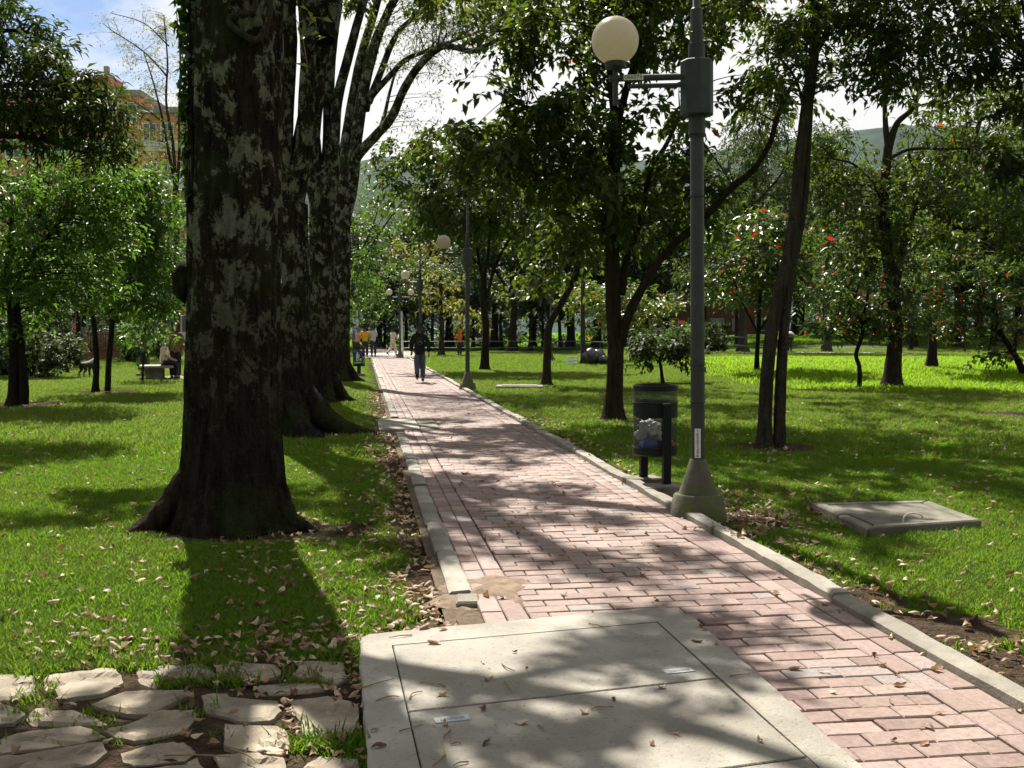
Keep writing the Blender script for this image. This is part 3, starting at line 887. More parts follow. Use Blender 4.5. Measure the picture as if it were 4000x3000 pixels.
# cover set into the path and one in the lawn far right of the path
sc_, tc_ = (C2R[0] + C2R[1]) / 2, (C2R[2] + C2R[3]) / 2
cc = path_xy(sc_, tc_)
pc = thing('inspection_cover', 'flat concrete cover set across the left kerb of the brick path', 'cover', (cc[0], cc[1], 0), pang)
hw, hl = (C2R[1] - C2R[0]) / 2, (C2R[3] - C2R[2]) / 2
MB().box((-hw * .32, 0, 0), (hw * 1.34, hl * 2 - .02, 0.1)).obj('cover_panel', 'concrete', pc, False, 0.008)
MB().box((hw * .68, 0, -0.002), (hw * .62, hl * 2 - .02, 0.1)).obj('cover_panel', 'concrete_old', pc, False, 0.008)
g = G(2030, 1517)
fcv = thing('inspection_cover', 'low grey concrete cover in the lawn behind the second lamp', 'cover', (g[0], g[1], 0))
MB().box((0, 0, 0.02), (1.25, 0.9, 0.12)).obj('frame', 'concrete_old', fcv, False, 0.015)
MB().box((0, 0, 0.085), (0.95, 0.62, 0.02)).obj('lid', 'concrete_old', fcv, False, 0.006)

# ------------------------------------------------------------------ flagstones at the lower left
K = 1450 / 2212.0
flags = [
 [(-60, 182), (180, 178), (225, 240), (200, 290), (60, 325), (-60, 332)],
 [(268, 190), (430, 165), (620, 150), (695, 150), (740, 235), (620, 295), (345, 325), (340, 275), (265, 255)],
 [(808, 130), (900, 112), (1250, 108), (1280, 180), (1210, 210), (990, 215), (930, 260), (830, 230)],
 [(1290, 110), (1640, 115), (1680, 170), (1620, 200), (1520, 205), (1400, 190), (1290, 195)],
 [(1745, 185), (1800, 110), (1900, 105), (2040, 115), (2070, 200), (2000, 236), (1800, 205)],
 [(1540, 230), (1740, 214), (1900, 232), (1930, 270), (1800, 285), (1550, 290)],
 [(-80, 340), (0, 340), (110, 370), (150, 420), (80, 465), (-80, 480)],
 [(540, 355), (740, 280), (1110, 278), (1150, 300), (960, 380), (880, 415), (740, 415), (610, 385)],
 [(155, 440), (190, 390), (420, 378), (600, 430), (640, 455), (350, 467), (190, 468)],
 [(620, 510), (830, 440), (960, 392), (1160, 380), (1190, 405), (1080, 510), (920, 552), (800, 575), (680, 550)],
 [(1190, 305), (1240, 300), (1640, 335), (1680, 400), (1600, 460), (1430, 465), (1230, 405)],
 [(1720, 320), (1950, 300), (2100, 330), (2140, 370), (2130, 470), (2080, 540), (1900, 545), (1800, 520), (1790, 440), (1730, 395)],
 [(20, 545), (250, 500), (480, 475), (560, 500), (630, 550), (470, 585), (240, 610), (0, 640), (-60, 600)],
 [(1325, 480), (1640, 480), (1720, 510), (1730, 590), (1680, 660), (1470, 632), (1340, 600)],
 [(720, 640), (930, 590), (1090, 570), (1165, 620), (1110, 675), (800, 705), (730, 690)],
 [(-90, 680), (0, 665), (330, 612), (600, 582), (640, 640), (560, 700), (350, 752), (0, 800), (-90, 820)],
 [(1280, 650), (1400, 645), (1690, 680), (1710, 850), (1400, 870), (1330, 763)],
 [(1770, 740), (1900, 650), (2130, 660), (2165, 763), (2150, 880), (1780, 880)],
 [(380, 790), (700, 730), (830, 830), (700, 950), (380, 930)],
 [(860, 740), (1180, 705), (1300, 840), (1120, 930), (880, 900)],
 [(1120, 690), (1195, 652), (1200, 690), (1130, 705)],
]
fp = thing('flagstone_paving', 'rough tan flagstones laid loosely in soil at the lower left', None); fp['kind'] = 'structure'
for kf, pl in enumerate(flags):
    pts = np.array([G(x_ * K, 2500 + y_ * K, .03)[:2] for x_, y_ in pl])
    c_ = pts.mean(0)
    pts = dense(pts, 0.022, 0.014)
    pts = pts + .007 * np.c_[fnoise(np.c_[pts * 38, 0 * pts[:, 0]], 2), fnoise(np.c_[pts * 38 + 9, 0 * pts[:, 0]], 2)]
    zt = 0.008 + 0.006 * math.sin(kf * 2.1)
    tl = (0.025 * math.sin(kf * 1.3), 0.03 * math.cos(kf * 1.7))
    L = pts - c_
    bm = bmesh.new()
    vs = [bm.verts.new((p[0], p[1], zt - 0.004 + p[0] * tl[0] + p[1] * tl[1] * .5)) for p in L]
    top = [bm.verts.new((p[0] * .994, p[1] * .99, zt + p[0] * tl[0] + p[1] * tl[1] * .5)) for p in L]
    bot = [bm.verts.new((p[0] * 1.01, p[1] * 1.01, -0.06)) for p in L]
    N = len(L)
    for k in range(N):
        bm.faces.new((vs[k], vs[(k + 1) % N], top[(k + 1) % N], top[k])); bm.faces.new((bot[k], bot[(k + 1) % N], vs[(k + 1) % N], vs[k]))
    cv = bm.verts.new((0, 0, zt + 0.002))
    prev = top
    for fr in (.86, .7, .5, .3, .14):
        zq = .012 * fnoise(np.c_[(L * fr + c_) * 7, np.full(N, kf * 1.0)], 3) + .006 * np.sign(fnoise(np.c_[(L * fr + c_) * np.array((3, 11)), np.full(N, kf * 1.0)], 2))
        mid = [bm.verts.new((p[0] * fr, p[1] * fr, zt + .004 + (p[0] * tl[0] + p[1] * tl[1] * .5) * fr + zz)) for p, zz in zip(L, zq)]
        for k in range(N):
            bm.faces.new((prev[k], prev[(k + 1) % N], mid[(k + 1) % N], mid[k]))
        prev = mid
    for k in range(N):
        bm.faces.new((prev[k], prev[(k + 1) % N], cv))
    bmesh.ops.recalc_face_normals(bm, faces=bm.faces)
    me = bpy.data.meshes.new('flagstone'); bm.to_mesh(me); bm.free()
    o = link('flagstone', me, 'flagstone', fp); o.location = (c_[0], c_[1], 0)
FLAG_POLYS = [np.array([G(x_ * K, 2500 + y_ * K, .03)[:2] for x_, y_ in pl]) for pl in flags]

# ------------------------------------------------------------------ street lamps
def lamp_profile(pole, base, neck=True):
    """pole shaft parts above the concrete foot; z of steps taken from the photo"""
    sh = MB().lathe([(0.056, 0.42), (0.054, 3.04), (0.052, 3.05)], 20)
    sh.obj('pole', 'pole_grey', pole, True)
    for z in (0.915, 0.945, 1.20, 1.24, 2.58, 3.05):
        MB().lathe([(0.054, z - .006), (0.064, z - .004), (0.064, z + .004), (0.054, z + .006)], 20).obj('collar', 'pole_grey', pole, True)
    MB().lathe([(0.066, 3.06), (0.066, 3.21)], 20).obj('sleeve', 'pole_grey', pole, True, 0.004)
    MB().lathe([(0.132, 3.21), (0.132, 3.64)], 8).obj('connection_box', 'pole_grey', pole, False, 0.008)
    MB().lathe([(0.066, 3.64), (0.066, 3.77), (0.055, 3.775), (0.055, 3.86), (0.047, 3.865), (0.047, 4.04), (0.030, 4.06), (0.027, 4.9), (0.01, 4.92)], 20).obj('mast', 'pole_grey', pole, True)
def lamp_foot(pole):
    MB().lathe([(0.24, -0.06), (0.235, 0.0), (0.198, 0.19), (0.185, 0.205)], 28).obj('foot', 'mossy_concrete', pole, True)
    MB().lathe([(0.162, 0.195), (0.10, 0.36), (0.068, 0.475), (0.058, 0.485)], 28).obj('foot_cone', 'mossy_concrete', pole, True)
def lamp_arm(pole, ang, reach=0.64, plate=False):
    ca, sa = math.cos(ang), math.sin(ang)
    e = np.array((ca, sa, 0))
    zt = 3.52
    am = MB()
    am.tube([e * 0.12 + (0, 0, zt), e * (reach + 0.05) + (0, 0, zt)], 0.026, 10)
    am.tube([e * 0.12 + (0, 0, zt - .065), e * (reach - 0.1) + (0, 0, zt - .065)], 0.018, 10)
    am.tube([e * reach + (0, 0, zt - 0.21), e * reach + (0, 0, zt + 0.14)], 0.022, 10)
    a_ = am.obj('arm', 'pole_grey', pole, True)
    MB().lathe([(0.03, 0.07), (0.082, 0.085), (0.086, 0.125), (0.07, 0.13)], 20, tuple(e * reach + (0, 0, zt))).obj('globe_socket', 'pole_grey', pole, True)
    gl = MB().sphere((0, 0, 0), 0.187, 32, 20).obj('globe', 'lamp_globe', pole, True); gl.location = tuple(e * reach + (0, 0, zt + 0.295))
    return a_
LP = thing('street_lamp', 'nearest globe street lamp on a mossy concrete foot, tag 066074 on its arm', 'street lamp', (LAMPB[0], LAMPB[1], 0), 0, 'globe street lamps along the path')
lamp_profile(LP, None); lamp_foot(LP)
LA = lamp_arm(LP, PI - 0.06)
LP.rotation_euler = (0, -0.012, 0)
tagm = MB().box((0, 0, 0), (0.155, 0.003, 0.042)).obj('number_plate', 'white_label', LA)
tagm.location = (-0.50, -0.0285 + 0.035, 3.52); tagm.rotation_euler = (0, 0, -0.06)
tagm.location.y = math.sin(PI - 0.06) * 0.55 - 0.030
text_later('lettering', '066074', 0.045, 'ink', tagm, Matrix.Translation((0, -0.0025, 0)) @ Matrix.Rotation(PI / 2, 4, 'X'), 1.02)
npl = MB().box((0, 0, 0), (0.048, 0.003, 0.235)).obj('number_plate', 'white_label', LP)
npl.location = (-0.012, -0.0585, 0.615); npl.rotation_euler = (0, 0, -0.25)
for k, chx in enumerate('16507206'):
    text_later('digit', chx, 0.036, 'ink', npl, Matrix.Translation((0, -0.0025, 0.100 - k * 0.0285)) @ Matrix.Rotation(PI / 2, 4, 'X'))
def lamp_at(px, gx_, gy_, Yd, label, dbl=False):
    x = P(px, 1298, Yd)[0]
    L = thing('street_lamp', label, 'street lamp', (x, Yd, 0), 0, 'globe street lamps along the path')
    for c in LP.children:
        if c.name.split('.')[0] in ('number_plate', 'arm', 'globe', 'globe_socket'): continue
        k = c.copy(); COL.objects.link(k); k.parent = L
    lamp_arm(L, PI - 0.25)
    if dbl: lamp_arm(L, 0.0)
    return L
lamp_at(1826, 0, 0, 26.7, 'second globe street lamp to the right of the walking man in black')
lamp_at(1642, 0, 0, 42.0, 'tall globe street lamp whose pole rises behind the walking man')
lamp_at(1562, 0, 0, 60.0, 'street lamp with two globes on opposite arms beside the white post', True)
lamp_at(2152, 0, 0, 54.0, 'half hidden globe lamp among the trees right of the barrier')

# ------------------------------------------------------------------ litter bins
def litter_bin(name, label, cat, loc, rz, picto=False, r=0.205, group=None):
    bn = thing(name, label, cat, loc, rz, group)
    hb, ht = 0.345, 1.0
    n_ = 28
    def band(z0, z1, rr, mat, nm):
        return MB().lathe([(rr, z0), (rr, z1)], n_).f and open_cyl(nm, rr, z0, z1, n_, mat, bn)
    open_cyl('rim_band', r + .004, 0.955, ht, n_, 'bin_green', bn)
    open_cyl('wire_screen', r, 0.845, 0.955, n_, 'wire_screen', bn)
    open_cyl('middle_band', r + .004, 0.71, 0.84, n_, 'bin_green', bn)
    open_cyl('wire_screen', r, 0.415, 0.71, n_, 'wire_screen', bn)
    MB().lathe([(r * .93, hb), (r + .004, hb + 0.012), (r + .004, 0.42), (r - .004, 0.42), (r - .006, hb + .02), (0.01, hb + 0.018)], n_).obj('basket_base', 'bin_green', bn, True)
    for z in (0.42, 0.71, 0.845, 1.0):
        a = np.linspace(0, 2 * PI, 33)
        MB().tube(np.c_[(r + .006) * np.cos(a), (r + .006) * np.sin(a), np.full(33, z)], 0.005, 6).obj('hoop', 'steel_black', bn, True)
    for sy, zt in ((-1, 0.845), (1, 0.86)):
        MB().box((0, sy * (r + .038), zt / 2 + 0.04), (0.075, 0.05, zt - 0.08)).obj('post', 'steel_black', bn, False, 0.004)
        MB().box((0, sy * (r + .012), 0.775), (0.05, 0.03, 0.05)).obj('pivot', 'steel_black', bn, False, 0.003)
        MB().box((0, sy * (r + .05), 0.035), (0.34, 0.24, 0.13)).obj('concrete_base', 'concrete_old', bn, False, 0.012)
    return bn
def open_cyl(nm, rr, z0, z1, n_, mat, parent):
    a = np.linspace(0, 2 * PI, n_, endpoint=False)
    v = np.concatenate([np.c_[rr * np.cos(a), rr * np.sin(a), np.full(n_, z)] for z in (z0, z1)])
    f = [(j, (j + 1) % n_, n_ + (j + 1) % n_, n_ + j) for j in range(n_)]
    return MB().add(v, f).obj(nm, mat, parent, True)
BC = P(2558, 1800, 9.75)
BIN = litter_bin('litter_bin', 'dark wire litter bin with rubbish inside standing beside the nearest lamp', 'bin', (BC[0], 9.75, 0), 0.32, group='litter bins in the park')
FB = P(1402, 1400, 35.3)
BIN2 = litter_bin('litter_bin', 'litter bin with a blue pictogram panel at the left edge of the path', 'bin', (FB[0], 35.3, 0), 0.05, group='litter bins in the park')
pn = MB().box((0, -0.30, 0.66), (0.32, 0.02, 0.42)).obj('pictogram_panel', 'sign_blue', BIN2, False, 0.006)
pg = MB().sphere((-.02, -0.313, 0.80), 0.03, 10, 6, (1, .15, 1)).add(*(lambda m_: (np.concatenate(m_.v), m_.f))(MB().box((-.02, -0.313, 0.70), (0.075, 0.006, 0.13)).box((-.045, -.313, .585), (.028, .006, .12)).box((0.0, -.313, .585), (.028, .006, .12)).box((.04, -.313, .70), (.018, .006, .12)).box((.085, -.313, .58), (.06, .006, .075))))
pg.obj('pictogram', 'white_label', pn)
MB().box((0, -0.313, 0.485), (0.26, 0.005, 0.014)).box((0, -.313, 0.462), (.2, .005, .012)).obj('panel_stripes', 'white_label', pn)
# rubbish in the near bin, each piece a thing
def lump(name, label, cat, loc, rad, mat, sc=(1, 1, 1), rough=0.35, seed=0, sub=3, freq=2.0, group=None):
    bm = bmesh.new(); bmesh.ops.create_icosphere(bm, subdivisions=sub, radius=1)
    V = np.array([v.co[:] for v in bm.verts]); d = 1 + rough * fnoise(V * freq + seed * 7.7, 3) - 0.25 * rough * np.abs(fnoise(V * freq * 3 + seed, 2))
    for v, k, p in zip(bm.verts, d, V): v.co = Vector(p * k * np.array(sc) * rad)
    me = bpy.data.meshes.new(name); bm.to_mesh(me); bm.free()
    me.polygons.foreach_set('use_smooth', np.ones(len(me.polygons), bool))
    o = link(name, me, mat); o.location = loc
    return tagp(o, label, cat, group)
bx, by = BC[0], 9.75
lump('plastic_bag', 'crumpled white plastic bag on top of the rubbish in the near bin', 'rubbish', (bx - 0.06, by - .06, 0.575), 0.10, 'bag_white', (1, .8, 1.0), 0.9, 1, 4, 3.2)
lump('plastic_bag', 'pale knotted plastic bag at the left side inside the near bin', 'rubbish', (bx - 0.115, by + .01, 0.53), 0.075, 'bag_white', (.8, .8, .95), 0.9, 2, 4, 3.2)
lump('food_wrapper', 'blue printed wrapper pressed against the screen of the near bin', 'rubbish', (bx - 0.075, by - .13, 0.46), 0.075, 'wrap_blue', (1.15, .5, .7), 0.4, 3)
lump('food_wrapper', 'orange wrapper at the right side inside the near bin', 'rubbish', (bx + 0.115, by - .07, 0.46), 0.065, 'wrap_orange', (.8, .7, .9), 0.4, 4)
lump('paper_cup', 'white crumpled cup at the right side inside the near bin', 'rubbish', (bx + 0.10, by + .0, 0.545), 0.055, 'bag_white', (.7, .7, 1), 0.3, 5)
lump('rubbish_sack', 'grey rubbish filling the bottom of the near bin', 'rubbish', (bx, by, 0.425), 0.15, 'cloth_darkgrey', (1.05, 1.05, .4), 0.3, 6)

# ------------------------------------------------------------------ people
HAND = [(-0.03, 0.075), (-0.012, 0.09), (0.008, 0.088), (0.026, 0.072)]
def person(label, loc, heading, H, top, low, hair, legs, arms, shoe='leather_black', bend=0.0, head_turn=0.0, top_len=0.86, sleeves=True, cap=None, group=None, fat=1.0, seat=None):
    """legs: ((knee, ankle, toe) right, left); arms: ((elbow, wrist, fingertip direction) right, left); faces +Y, feet at z=0"""
    s = H / 1.72
    t_ = thing('person', label, 'person', loc, heading, group)
    t_.scale = (s, s, s)
    z0 = 0.0 if seat is None else seat - 0.86
    def up(p):        # lean the trunk forwards round the hips
        x, y, z = p; dz = z - 0.95
        return (x, y * math.cos(bend) + dz * math.sin(bend), 0.95 + z0 + dz * math.cos(bend) - y * math.sin(bend) * 0.2)
    pel = (0, 0, 0.95 + z0)
    V = [pel, up((0, 0.01, 1.12)), up((0, 0.0, 1.30)), up((0, 0.0, 1.45)), up((0, 0.015, 1.53)), up((0, 0.03, 1.60)), up((0, 0.02, 1.675))]
    E = [(0, 1), (1, 2), (2, 3), (3, 4), (4, 5), (5, 6)]; R_ = [.10, .10, .115, .06, .058, .095, .078]
    ht = math.sin(head_turn), math.cos(head_turn)
    nose = np.array(up((0, .03, 1.585))) + np.array((ht[0] * .105, ht[1] * .105, 0)); V.append(tuple(nose)); E.append((5, len(V) - 1)); R_.append(.016)
    J = [pel, up((0, 0.01, 1.12)), up((0, 0.0, 1.30)), up((0, -0.005, 1.43)), up((0, 0, 1.485))]
    JE = [(0, 1), (1, 2), (2, 3), (3, 4)]; JR = [.150 * fat, .145 * fat, .155 * fat, .10, .085]
    J[0] = (0, 0, top_len - 0.08 + z0)
    Tn = [(0, 0, 1.02 + z0), (0, 0, 0.92 + z0)]; TE = [(0, 1)]; TR = [.145 * fat ** .6, .15 * fat ** .6]
    for sd_, leg, arm in ((1, legs[0], arms[0]), (-1, legs[1], arms[1])):
        hip = (sd_ * .09, 0, 0.90 + z0)
        i0 = len(V); V += [hip, leg[0], leg[1], leg[2]]; E += [(0, i0), (i0, i0 + 1), (i0 + 1, i0 + 2), (i0 + 2, i0 + 3)]; R_ += [.08, .055, .040, .033]
        j0 = len(Tn); an = np.array(leg[1]); kn = np.array(leg[0])
        Tn += [hip, tuple(kn), tuple(an + (kn - an) * 0.03)]; TE += [(1, j0), (j0, j0 + 1), (j0 + 1, j0 + 2)]; TR += [.118, .088, .076]
        toe = np.array(leg[2]); heel = an + (an - toe) * 0.30; heel[2] = an[2] - .035 if toe[2] >= an[2] - .05 else an[2]
        skin_later('shoe', [tuple(an + (0, 0, .0)), tuple(heel), tuple(toe)], [(0, 1), (0, 2)], [.052, .040, .034], shoe, t_)
        sh = up((sd_ * .165, -.005, 1.395))
        el, wr, fd = [np.array(up(q_)) if k < 2 else np.array(q_, float) for k, q_ in enumerate(arm)]
        fd = fd / np.linalg.norm(fd)
        side = np.cross(fd, (0, 1, 0.3)); side /= np.linalg.norm(side)
        palm = wr + fd * 0.07
        i0 = len(V); V += [sh, tuple(el), tuple(wr), tuple(palm)]; E += [(2, i0), (i0, i0 + 1), (i0 + 1, i0 + 2), (i0 + 2, i0 + 3)]; R_ += [.06, .042, .030, .030]
        for (o_, l_) in HAND:
            a0 = len(V); V += [tuple(palm + side * o_ * .9 + fd * l_ * .5), tuple(palm + side * o_ + fd * l_ + np.array((0, 0.02, 0)))]
            E += [(i0 + 3, a0), (a0, a0 + 1)]; R_ += [.011, .009]
        a0 = len(V); V.append(tuple(wr + fd * .06 + side * .055)); E.append((i0 + 3, a0)); R_.append(.011)
        j0 = len(J); J += [sh, tuple(el)]; JE += [(2, j0), (j0, j0 + 1)]; JR += [.09 * fat, .068]
        if sleeves:
            J.append(tuple(wr)); JE.append((j0 + 1, j0 + 2)); JR.append(.054)
    skin_later('body', V, E, R_, 'skin', t_)
    skin_later('jacket' if sleeves else 'shirt', J, JE, JR, top, t_)
    skin_later('trousers', Tn, TE, TR, low, t_)
    hb = np.array(up((0, -.012, 1.615))); 
    skin_later('cap' if cap else 'hair', [tuple(hb + (-ht[0] * .025, -ht[1] * .025, .0)), tuple(hb + (-ht[0] * .02, -ht[1] * .02, -.075)), tuple(hb + (0, 0, .055)), tuple(hb + (ht[0] * .06, ht[1] * .06, 0.05))], [(0, 1), (0, 2), (2, 3)], [.108, .085, .095, .055], cap or hair, t_)
    for sd_ in (1, -1):
        e_ = np.array(up((0, .02, 1.60))) + np.array((ht[1] * sd_ * .088, -ht[0] * sd_ * .088, 0))
        q = MB().sphere(tuple(e_), .022, 8, 6, (.5, 1, 1.4)); 
    return t_
STAND = (((.10, .01, .48), (.10, -.02, .08), (.11, .13, .04)), ((-.10, .0, .48), (-.10, -.02, .08), (-.11, .13, .04)))
WALK = (((.09, .10, .50), (.09, -.01, .085), (.09, .14, .04)), ((-.085, .02, .49), (-.085, -.30, .20), (-.085, -.20, .08)))
WALK2 = (((.09, .13, .50), (.09, .20, .085), (.09, .34, .05)), ((-.09, -.04, .49), (-.09, -.34, .18), (-.09, -.24, .06)))
DOWN = (((.25, -.04, 1.14), (.24, .06, .90), (0, .25, -1)), ((-.25, -.04, 1.14), (-.24, .06, .90), (0, .25, -1)))
HOLD = (((.23, .06, 1.14), (.10, .28, 1.16), (-.3, 1, .1)), ((-.23, .06, 1.14), (-.10, .28, 1.16), (.3, 1, .1)))
SWING = (((.26, -.10, 1.14), (.27, -.06, .88), (0, .1, -1)), ((-.25, .02, 1.13), (-.24, .16, .92), (0, .4, -1)))
g = G(1640, 1497)
walker = person('person in a black hooded jacket and blue jeans walking away along the brick path', (g[0], g[1], 0.04), 0.12, 1.70, 'cloth_black', 'cloth_denim', 'hair_black', WALK, SWING, fat=1.22, top_len=0.84)
# print on the back of the jacket: a grey ring with a crest
a = np.linspace(0, 2 * PI, 25); zc = 1.21
ring = np.c_[.085 * np.cos(a), np.full(25, -.168), zc + .11 * np.sin(a)]
rp_ = MB().tube(ring, .006, 5)
rp_.sphere((0, -.172, zc), .03, 10, 8, (1, .25, 1.7)).sphere((-.05, -.169, zc - .03), .02, 8, 6, (.6, .25, 2)).sphere((.05, -.169, zc - .03), .02, 8, 6, (.6, .25, 2))
rp_.obj('back_print', 'print_grey', walker, True)
pp = MB().box((0, 0, 0), (0.012, 0.16, 0.25)); o = pp.obj('paper_sheet', 'paper'); o.location = (g[0] + .29, g[1] + .02, 0.72); o.rotation_euler = (0.1, 0.12, 0.1)
tagp(o, 'folded white papers held in the right hand of the person in black', 'papers')
def at(px, py): 
    q = G(px, py); return (q[0], q[1], 0.05)
person('person in a mustard yellow jacket seen from behind in the group on the path', at(1427, 1398), 0.1, 1.78, 'cloth_yellow', 'cloth_darkgrey', 'hair_black', STAND, HOLD, fat=1.25)
person('person in a grey shirt and dark trousers looking down beside the yellow jacket', at(1459, 1396), 0.5, 1.84, 'cloth_grey', 'cloth_darkgrey', 'hair_black', STAND, HOLD, bend=.08, fat=1.05)
person('person in a pink top reading at the left of the yellow jacket', at(1397, 1397), -0.9, 1.70, 'cloth_pink', 'cloth_darkgrey', 'hair_black', STAND, HOLD, bend=.12, cap='cloth_blue')
person('person in a pale blue shirt at the far left of the group', at(1383, 1394), -1.3, 1.76, 'cloth_blue', 'cloth_darkgrey', 'hair_grey', STAND, HOLD)
person('person dressed in cream reading papers while walking past the white post', at(1534, 1393), -0.75, 1.72, 'cloth_cream', 'cloth_cream', 'hair_black', WALK2, HOLD, sleeves=False, bend=.05, fat=1.1, shoe='cloth_brown')
q = at(1549, 1393); o = MB().box((0, 0, 0), (.2, .012, .27)).obj('paper_sheet', 'paper'); o.location = (q[0] + .10, q[1] + .22, 1.24); o.rotation_euler = (-.5, 0, -.75)
tagp(o, 'white papers held up by the person in cream', 'papers')
person('person in a dark top and blue jeans farthest away on the path', at(1482, 1362), 0.0, 1.76, 'cloth_black', 'cloth_denim', 'hair_black', WALK, DOWN)
person('person in an orange hooded top standing beside the barrier under the trees', at(1795, 1391), 0.7, 1.62, 'cloth_orange', 'cloth_darkgrey', 'hair_black', STAND, HOLD, cap='cloth_orange')
BE = G(598, 1484); BY = BE[1]
SIT = (((.10, .44, .50), (.11, .40, .10), (.12, .55, .05)), ((-.10, .44, .50), (-.10, .36, .10), (-.10, .51, .05)))
SITARM = (((.22, .10, 1.14), (.08, .28, 1.02), (-.5, 1, -.2)), ((-.22, .10, 1.14), (-.08, .28, 1.02), (.5, 1, -.2)))
person('seated person with a flat cap and pale shirt on the concrete bench', (BE[0] + .30, BY + .05, 0), -PI / 2 + .15, 1.70, 'cloth_cream', 'cloth_black', 'hair_grey', SIT, SITARM, sleeves=False, bend=.15, cap='cloth_cream', seat=0.50, top_len=.92)
person('person in a brown jacket standing half hidden behind the big trunk', (P(684, 1400, BY + .6)[0], BY + .6, 0), 0.4, 1.78, 'cloth_brown', 'cloth_black', 'hair_black', STAND, DOWN, fat=1.1)
# bench
bn = thing('bench', 'grey concrete slab bench with the seated person in a cap', 'bench', (BE[0], BY, 0), 0.35)
MB().box((.1, 0.25, 0.42), (1.0, 1.5, 0.07)).obj('seat', 'concrete', bn, False, 0.01)
MB().box((.02, -0.12, 0.19), (0.5, 0.18, 0.39)).obj('leg', 'concrete_old', bn, False, 0.01)
MB().box((.12, 0.72, 0.19), (0.5, 0.18, 0.39)).obj('leg', 'concrete_old', bn, False, 0.01)
pv = link('bench_paving', (lambda me: (me.from_pydata([(BE[0] - .3, BY - .45, .035), (BE[0] + 2.4, BY - .45, .035), (BE[0] + 2.4, BY + 2.2, .035), (BE[0] - .2, BY + 2.2, .035)], [], [(0, 1, 2, 3)]), me)[1])(bpy.data.meshes.new('bench_paving')), 'pale_paving')
tagp(pv, 'pale paving under the concrete bench', kind='structure')
q = P(560, 1400, BY + 2.6)
o = litter_bin('litter_bin', 'dark litter bin standing behind the concrete bench on the left', 'bin', (q[0], BY + 2.6, 0), 0.6, group='litter bins in the park')
# dog seen from behind
dg = thing('dog', 'black dog with tan legs standing on the left lawn', 'dog', (*G(325, 1476)[:2], 0.02), -0.35)
V = [(0, 0, .43), (0, .22, .42), (0, .40, .44), (0, .52, .56), (0, .60, .60), (0, .70, .57)]; E = [(i_, i_ + 1) for i_ in range(5)]; R_ = [.125, .115, .13, .075, .075, .04]
for sd_ in (1, -1):
    k = len(V); V += [(sd_ * .085, -.03, .36), (sd_ * .095, .05, .24), (sd_ * .10, -.08, .15), (sd_ * .10, -.06, .03)]; E += [(0, k), (k, k + 1), (k + 1, k + 2), (k + 2, k + 3)]; R_ += [.075, .05, .03, .03]
    k = len(V); V += [(sd_ * .085, .40, .33), (sd_ * .09, .38, .19), (sd_ * .09, .41, .03)]; E += [(2, k), (k, k + 1), (k + 1, k + 2)]; R_ += [.06, .036, .03]
    k = len(V); V.append((sd_ * .06, .58, .68)); E.append((4, k)); R_.append(.02)
k = len(V); V += [(0, -.13, .46), (0.02, -.2, .56)]; E += [(0, k), (k, k + 1)]; R_ += [.025, .018]
skin_later('body', V, E, R_, 'dog_black', dg)
for sd_ in (1, -1):
    skin_later('stocking', [(sd_ * .10, -.08, .16), (sd_ * .10, -.06, .028)], [(0, 1)], [.036, .036], 'dog_tan', dg)
flush_pending()

# ------------------------------------------------------------------ barrier, posts, signs, sacks
def barrier(name, label, A, B, npost, hts, r=0.03):
    A, B = np.array(A, float), np.array(B, float)
    t_ = thing(name, label, 'barrier', (A[0], A[1], A[2])); D = B - A
    for h in hts:
        MB().tube([(0, 0, h), tuple(D + (0, 0, h))], r, 8).obj('rail', 'rail_green', t_, True)
    for k in range(npost):
        p = D * k / (npost - 1)
        MB().tube([tuple(p + (0, 0, -.1)), tuple(p + (0, 0, max(hts) - .02))], r, 8).obj('post', 'rail_green', t_, True)
A_, B_ = G(1560, 1383), G(2250, 1379)
barrier('pipe_barrier', 'dark green two rail pipe barrier across the lawn behind the trees', (A_[0], A_[1], 0), (B_[0], B_[1], 0), 6, (0.42, 0.86))
A2, B2 = G(2255, 1379), G(2560, 1374)
barrier('pipe_barrier', 'dark green pipe barrier behind the black rubbish sacks', (A2[0], A2[1], 0), (B2[0], B2[1], 0), 4, (0.42, 0.86))
A3, B3 = G(2775, 1368), G(3000, 1392)
barrier('pipe_barrier', 'low pipe barrier right of the lamp in front of the pale path', (A3[0], A3[1], float(terrain(A3[0], A3[1]))), (B3[0], B3[1], float(terrain(B3[0], B3[1]))), 4, (0.42, 0.86))
q = G(1573, 1389)
wp = thing('marker_post', 'bare off white post standing beside the two globe lamp', 'post', (q[0], q[1], 0), 0)
MB().tube([(0, 0, -.1), (-.07, 0, 2.85)], [.07, .07], 12).obj('shaft', 'post_white', wp, True)
MB().box((0, 0, .02), (.42, .42, .08)).obj('base_plate', 'concrete_old', wp, False, .01)
q = G(1390, 1394)
sg = thing('road_sign', 'back of a pale road sign on a thin pole beside the group of people', 'sign', (q[0] - .05, q[1] + 1.0, 0), .25)
MB().tube([(0, 0.03, 0), (0, 0.03, 2.9)], .03, 8).obj('pole', 'post_white', sg, True)
a8 = [(0.40 * math.cos(PI / 4 * k + .2) * (1.0 if k % 2 else .85), 0.44 * math.sin(PI / 4 * k + .2)) for k in range(8)]
MB().prism(a8, -.006, .006).obj('sign_plate', 'sign_white', sg)
sg.children[-1].rotation_euler = (PI / 2, 0, 0); sg.children[-1].location = (0, 0, 2.42)
mk = MB().box((-.05, .0, 2.42), (.36, .004, .05)).box((.08, .0, 2.5), (.05, .004, .22)); mk.obj('sign_brackets', 'ink', sg); sg.children[-1].location = (0, -.012, 0)
